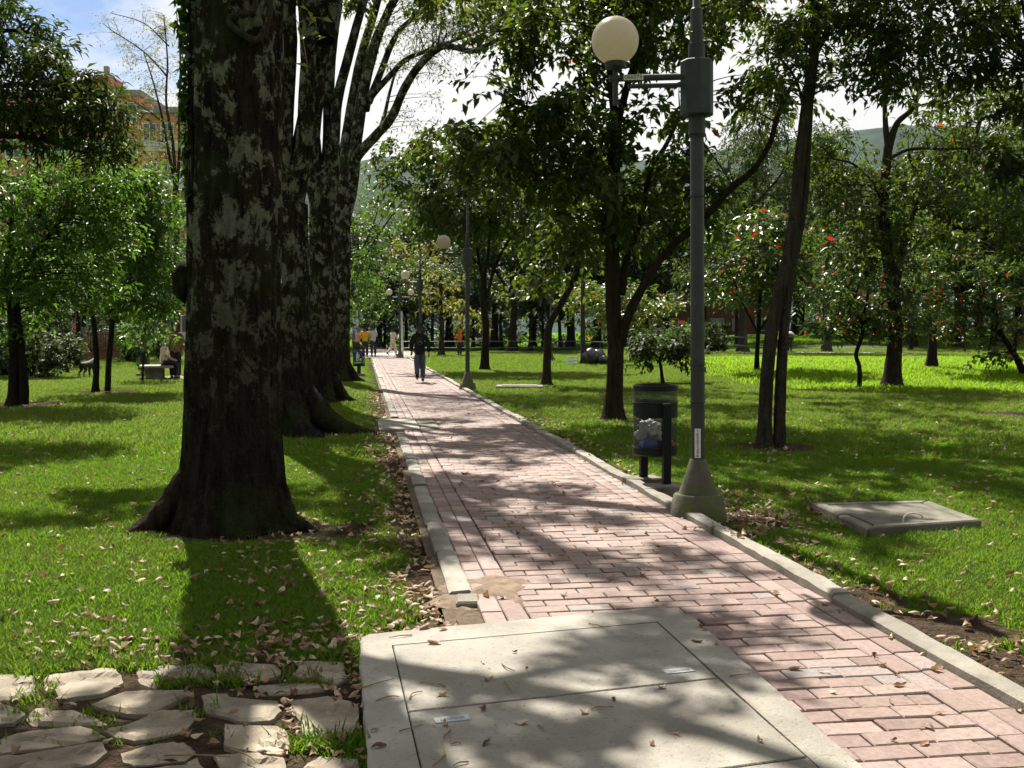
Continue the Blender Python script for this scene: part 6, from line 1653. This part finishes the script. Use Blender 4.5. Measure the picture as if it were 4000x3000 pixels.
# ------------------------------------------------------------------ grass
rng = np.random.default_rng(99)
def tuft_mesh(nb, spread, h, seed):
    r_ = np.random.default_rng(seed); V, Fc, A = [], [], []
    for k in range(nb):
        a_ = r_.uniform(0, 2 * PI); rr = spread * math.sqrt(r_.random()); b_ = np.array((rr * math.cos(a_), rr * math.sin(a_), -.01))
        ta = r_.uniform(0, 2 * PI); tilt = r_.uniform(.1, .8); hh = h * r_.uniform(.5, 1.15); wd = .0024 * r_.uniform(.8, 1.4)
        d_ = np.array((math.cos(ta) * tilt, math.sin(ta) * tilt, 1)); s_ = np.array((-math.sin(ta), math.cos(ta), 0)) * wd
        m_ = b_ + d_ * hh * .55; t_ = b_ + d_ * hh + np.array((math.cos(ta), math.sin(ta), -.3)) * hh * .25
        o_ = len(V); V += [b_ - s_, b_ + s_, m_ + s_ * .8, m_ - s_ * .8, t_]; Fc += [(o_, o_ + 1, o_ + 2, o_ + 3), (o_ + 3, o_ + 2, o_ + 4)]; A += [r_.random()] * 5
    me = bpy.data.meshes.new('tuft'); me.from_pydata([tuple(v) for v in V], [], Fc)
    at_ = me.attributes.new('r', 'FLOAT', 'POINT'); at_.data.foreach_set('value', np.array(A, np.float32))
    me.materials.append(MATS['grass_blade'])
    return me
TUFTS = [tuft_mesh(24, .055, .052, 1), tuft_mesh(18, .06, .05, 2)]
ALLP = FLAG_POLYS + [np.array(slab_outline), np.array([p[:2] for p in r1])]
def scatter(n_, y0, y1, power):
    y = y0 + (y1 - y0) * rng.random(n_) ** power; x = rng.uniform(-.72, .72, n_) * (y + .8)
    s = x * PN[0] + y * PN[1]
    keep = ~((s > S_KL0 - .01) & (s < S_KR1 + .015))
    keep &= ~((C2R[0] < s) & (s < C2R[1]) & (np.abs(x * PD[0] + y * PD[1] - tc_) < hl + .05))
    for pl in ALLP: keep &= ~inside(pl, x, y)
    dm = dirt_amount(x, y) + .55 * fnoise(np.c_[x * 2.2, y * 2.2, 0 * x], 3)
    keep &= rng.random(n_) > np.clip((dm - .10) * 1.9, 0, .985)
    for tb, rr in ((T1B, .5), (T2B, .5), (LAMPB, .22)): keep &= np.hypot(x - tb[0], y - tb[1]) > rr
    return x[keep], y[keep]
def grass_obj(name, label, xs, ys, sc0, sc1, tuft):
    n_ = len(xs); z = ground_h(xs, ys)
    me = bpy.data.meshes.new(name); me.vertices.add(n_); me.vertices.foreach_set('co', np.c_[xs, ys, z].astype(np.float32).ravel())
    a_ = me.attributes.new('sc', 'FLOAT', 'POINT'); a_.data.foreach_set('value', rng.uniform(sc0, sc1, n_).astype(np.float32))
    a_ = me.attributes.new('rt', 'FLOAT', 'POINT'); a_.data.foreach_set('value', rng.uniform(0, 6.28, n_).astype(np.float32))
    o = link(name, me, 'grass_blade')
    gt = bpy.data.node_groups.new(name, 'GeometryNodeTree')
    gt.interface.new_socket('Geometry', in_out='INPUT', socket_type='NodeSocketGeometry'); gt.interface.new_socket('Geometry', in_out='OUTPUT', socket_type='NodeSocketGeometry')
    i_ = gt.nodes.new('NodeGroupInput'); o_ = gt.nodes.new('NodeGroupOutput')
    ip = gt.nodes.new('GeometryNodeInstanceOnPoints'); oi = gt.nodes.new('GeometryNodeObjectInfo')
    src = bpy.data.objects.new('tuft', tuft); oi.inputs[0].default_value = src
    n1 = gt.nodes.new('GeometryNodeInputNamedAttribute'); n1.data_type = 'FLOAT'; n1.inputs[0].default_value = 'sc'
    n2 = gt.nodes.new('GeometryNodeInputNamedAttribute'); n2.data_type = 'FLOAT'; n2.inputs[0].default_value = 'rt'
    cx = gt.nodes.new('ShaderNodeCombineXYZ')
    m2p = gt.nodes.new('GeometryNodeMeshToPoints')
    L_ = gt.links.new
    L_(i_.outputs[0], m2p.inputs[0]); L_(m2p.outputs[0], ip.inputs['Points']); L_(oi.outputs['Geometry'], ip.inputs['Instance'])
    L_(n2.outputs[0], cx.inputs[2]); L_(cx.outputs[0], ip.inputs['Rotation']); L_(n1.outputs[0], ip.inputs['Scale']); L_(ip.outputs[0], o_.inputs[0])
    md = o.modifiers.new('grass', 'NODES'); md.node_group = gt
    return tagp(o, label, kind='stuff')
xs, ys = scatter(62000, 2.2, 12, .85)
grass_obj('grass', 'short green grass blades on the lawn near the camera', xs, ys, .7, 1.35, TUFTS[0])
xs, ys = scatter(32000, 40, 80, .8)
grass_obj('distant_grass', 'short green grass on the lawn in front of the woods', xs, ys, 2.2, 3.4, TUFTS[1])
xs, ys = scatter(90000, 12, 42, .7)
grass_obj('far_grass', 'short green grass blades on the lawn farther back', xs, ys, 1.3, 2.3, TUFTS[1])
# unmown grass on the bank at the right, sunlight painted into its brighter blades
leaf_mat('grass_bank_sunlit', [(0, (0.05, 0.12, 0.006)), (0.6, (0.095, 0.195, 0.009)), (1, (0.18, 0.25, 0.02))], 0.6, 0.6, 0.1, (0.38, 0.62, 0.015))
bk = tuft_mesh(20, .07, .05, 3); bk.materials.clear(); bk.materials.append(MATS['grass_bank_sunlit'])
xb = rng.uniform(6, 24, 16000); yb = rng.uniform(25.5, 44, 16000)
kb_ = (yb + .25 * (xb - 10) > 26 + 1.5 * fnoise(np.c_[xb * .5, yb * .3, 0 * xb], 3)) & (rng.random(16000) < sstep(6, 10, xb)) & (np.hypot(xb - TR3.location[0], yb - TR3.location[1]) > .4)
grass_obj('bank_grass', 'longer bright yellow green grass on the low bank at the right', xb[kb_], yb[kb_], 2.6, 4.6, bk)
# taller tufts between the flagstones
fx_, fy_ = [], []
for (px, py, n_, sd_) in ((880, 2640, 60, .10), (690, 2660, 30, .07), (880, 2600, 40, .07), (1230, 2665, 22, .05), (500, 2600, 30, .06), (160, 2625, 24, .06), (430, 2880, 16, .05), (1290, 2895, 40, .09), (1400, 2880, 20, .05), (140, 2700, 20, .07), (90, 2810, 14, .05), (450, 2780, 14, .04), (850, 2790, 14, .04), (1310, 2300, 20, .05), (560, 2350, 20, .15), (2100, 2330, 3, .03)):
    g_ = G(px, py); fx_.append(rng.normal(g_[0], sd_, n_)); fy_.append(rng.normal(g_[1], sd_ * .6, n_))
fx_, fy_ = np.concatenate(fx_), np.concatenate(fy_)
kk = np.ones(len(fx_), bool)
for pl in FLAG_POLYS[:-1]: kk &= ~inside(pl, fx_, fy_)
kk &= ~inside(slab_outline, fx_, fy_)
grass_obj('grass_tufts', 'longer grass tufts growing between the flagstones', fx_[kk], fy_[kk], 1.0, 1.7, TUFTS[0])

# ------------------------------------------------------------------ fallen leaves
def dry_leaf(seed, l, w):
    r_ = np.random.default_rng(seed); n1, n2 = 7, 5
    cu, cv = r_.uniform(-2.5, 2.5), r_.uniform(.5, 2.6) * r_.choice([-1, 1]); tw = r_.uniform(-1.2, 1.2)
    V = []
    for i_ in range(n1):
        u = i_ / (n1 - 1); wd = w * math.sin(PI * min(1, u * .95 + .03)) ** .8 * (1 - .35 * u) * .5 * r_.uniform(.8, 1.15)
        for j_ in range(n2):
            v = (j_ / (n2 - 1) - .5) * 2; x_ = v * wd; z_ = cv * x_ * x_ / w * 1.2 + cu * (u - .5) ** 2 * l * .45 + tw * x_ * (u - .5) * 1.2 + r_.normal(0, .022)
            V.append((x_, (u - .5) * l, z_))
    V = np.array(V); V[:, 2] -= np.percentile(V[:, 2], 12)
    f = [(i_ * n2 + j_, i_ * n2 + j_ + 1, (i_ + 1) * n2 + j_ + 1, (i_ + 1) * n2 + j_) for i_ in range(n1 - 1) for j_ in range(n2 - 1)]
    return V, np.array(f)
LV = [dry_leaf(s_, 1.0, .45 + .035 * s_) for s_ in range(10)]
LM = {}
for k, (v, f) in enumerate(LV):
    for mt in ('dry_leaf_tan', 'dry_leaf_brown', 'dry_leaf_pale'):
        me = np_mesh('fallen_leaf', v, f, np.full(len(v), (k * .37) % 1), True); me.materials.append(MATS[mt]); LM[(k, mt)] = me
def surf_h(x, y):
    s = x * PN[0] + y * PN[1]
    if inside(slab_outline, x, y): return .046
    for pl in FLAG_POLYS:
        if inside(pl, x, y): return .036
    if S_KL1 < s < S_KR0: return .036
    if S_KR0 - .01 < s < S_KR1: return .09
    return float(ground_h(x, y)[0]) + .018
def where_of(x, y):
    s = x * PN[0] + y * PN[1]
    if inside(slab_outline, x, y): return 'c'
    if any(inside(pl, x, y) for pl in FLAG_POLYS) or (x < SA[0] and y < 4.35): return 'f'
    if S_KL0 < s < S_KR1: return 'p'
    return 'l' if s < 1 else 'r'
pts = []
def add_leaves(n_, fn):
    for _ in range(n_): pts.append(fn())
R2 = random.Random(5)
def rnd_lawn():
    y = 3.0 + 20 * R2.random() ** 1.5; return (R2.uniform(-.56, .56) * y, y)
def strip_left():
    t_ = 5.0 + 22 * R2.random() ** 1.5; s = S_KL0 - abs(R2.gauss(0, .30)); c = path_xy(s, t_); return (c[0], c[1])
def strip_right():
    t_ = 2.9 + 16 * R2.random() ** 1.3; s = S_KR1 + abs(R2.gauss(0, .30)); c = path_xy(s, t_); return (c[0], c[1])
def strip_edge():
    t_ = 2.9 + 9 * R2.random() ** 1.2; s = S_KR0 - abs(R2.gauss(0, .05)); c = path_xy(s, t_); return (c[0], c[1])
def lamp_pile():
    g_ = G(R2.gauss(2950, 190), R2.gauss(2010, 70)); return (g_[0], g_[1])
def flag_pile():
    g_ = G(R2.uniform(900, 1400), R2.gauss(2690, 110)); return (g_[0], g_[1])
def seam_pile():
    g_ = G(R2.gauss(1000 + R2.choice([0, 120, 330]), 60), R2.uniform(2450, 2990)); return (g_[0], g_[1])
def slab_sc():
    g_ = G(R2.uniform(1420, 3100), R2.uniform(2480, 3000)); return (g_[0], g_[1])
def kerb_end():
    g_ = G(R2.gauss(1760, 70), R2.gauss(2400, 22)); return (g_[0], g_[1])
def flag_edge():
    g_ = G(R2.uniform(0, 1350), R2.gauss(2530, 45)); return (g_[0], g_[1])
def tree_foot():
    g_ = G(R2.gauss(1150, 160), R2.gauss(2150, 110)); return (g_[0], g_[1])
add_leaves(3300, rnd_lawn); add_leaves(1300, strip_left); add_leaves(700, strip_right); add_leaves(60, strip_edge); add_leaves(420, lamp_pile); add_leaves(150, flag_pile); add_leaves(150, seam_pile); add_leaves(5, slab_sc); add_leaves(34, kerb_end); add_leaves(90, flag_edge); add_leaves(160, tree_foot)
pts = [p for p in pts if p[1] > 2.7 and np.hypot(p[0] - T1B[0], p[1] - T1B[1]) > .55 and np.hypot(p[0] - LAMPB[0], p[1] - LAMPB[1]) > .25]
pts = [p for p in pts if R2.random() < {'p': .18, 'c': .16}.get(where_of(*p), 1)]
pts = [p for p in pts if not any(inside(pl, p[0], p[1]) for pl in FLAG_POLYS) or R2.random() < .12]
LBL = {'c': 'dry fallen leaf lying on the large concrete cover in the foreground', 'f': 'curled dry leaf lying on or between the flagstones', 'p': 'dry fallen leaf lying on the bricks of the path', 'l': 'curled brown leaf lying on the grass and soil left of the path', 'r': 'curled tan leaf lying on the grass and soil right of the path'}
GRP = {'c': 'fallen leaves on the concrete cover', 'f': 'fallen leaves among the flagstones', 'p': 'fallen leaves on the brick path', 'l': 'fallen leaves left of the path', 'r': 'fallen leaves right of the path'}
vis = [p for p in pts if in_frame(*p) and p[1] > 3.55]
vis.sort(key=lambda p: p[1])
near_leaf, rest = vis[:300], vis[300:]
for p in near_leaf:
    k = R2.randrange(10); mt = R2.choices(['dry_leaf_tan', 'dry_leaf_brown', 'dry_leaf_pale'], [5, 4, 2])[0]
    w_ = where_of(*p)
    o = bpy.data.objects.new('fallen_leaf', LM[(k, mt)]); COL.objects.link(o)
    l = R2.uniform(.026, .060); o.scale = (l, l, l * R2.uniform(.8, 1.2)); o.rotation_euler = (R2.gauss(0, .25), R2.gauss(0, .25), R2.uniform(0, 6.28)); o.location = (p[0], p[1], surf_h(*p) + .004)
    tagp(o, LBL[w_], 'leaf', GRP[w_])
BV = {m_: ([], [], [], [0]) for m_ in ('dry_leaf_tan', 'dry_leaf_brown', 'dry_leaf_pale')}
VV, FF, AA, MI, off = [], [], [], [], 0
mts = ['dry_leaf_tan', 'dry_leaf_brown', 'dry_leaf_pale']
for p in rest:
    k = R2.randrange(10); v, f = LV[k]; l = R2.uniform(.03, .066) * (1 + .02 * p[1])
    if p[1] > 9: # coarser leaf far away
        pass
    M_ = np.array(Matrix.Rotation(R2.uniform(0, 6.28), 3, 'Z') @ Matrix.Rotation(R2.gauss(0, .3), 3, 'X') @ Matrix.Rotation(R2.gauss(0, .3), 3, 'Y'))
    VV.append((v * l) @ M_.T + np.array((p[0], p[1], surf_h(*p) + .004))); FF.append(f + off); off += len(v); AA.append(np.full(len(v), R2.random()))
    MI.append(np.full(len(f), R2.choices([0, 1, 2], [5, 4, 2])[0]))
me = np_mesh('leaf_litter', np.concatenate(VV), np.concatenate(FF), np.concatenate(AA), True)
ll = link('leaf_litter', me)
for m_ in mts: me.materials.append(MATS[m_])
me.polygons.foreach_set('material_index', np.concatenate(MI).astype(np.int32))
tagp(ll, 'litter of small dry leaves spread over the lawn farther back', kind='stuff')

# twigs on the cover and stones
tw_px = [((1740, 2680), (1640, 2665)), ((1740, 2940), (1690, 2990)), ((1760, 2850), (1740, 2950)), ((1560, 2855), (1650, 2830)), ((1470, 2735), (1560, 2720)), ((2310, 2770), (2395, 2760)), ((2850, 2640), (2930, 2632)), ((1400, 2690), (1540, 2650)), ((1760, 2905), (1800, 2905)), ((1830, 2975), (1770, 2990)), ((2300, 2435), (2360, 2450)), ((1610, 2480), (1520, 2490)), ((1960, 2590), (2010, 2620)), ((1970, 2660), (2000, 2700)), ((2100, 2830), (2125, 2855)), ((1600, 2730), (1650, 2700)), ((640, 2950), (900, 2955)), ((900, 2925), (1010, 2980))]
def where_t(k): return 'on the large concrete cover' if tw_px[k][0][0] > 1400 else 'on the flagstones'
for k, ((xa, ya), (xb, yb)) in enumerate(tw_px):
    zt = .050 if xa > 1390 else .042
    a_, b_ = G(xa, ya, zt), G(xb, yb, zt); m_ = (a_ + b_) / 2 + np.array((R2.gauss(0, .012), R2.gauss(0, .012), .004))
    o = MB().tube(resample([a_, m_, b_], 5), np.linspace(.0032, .0018, len(resample([a_, m_, b_], 5))), 6).obj('twig', 'twig_wood', None, True)
    tagp(o, 'thin dry twig lying ' + where_t(k), 'twig', 'twigs ' + where_t(k))
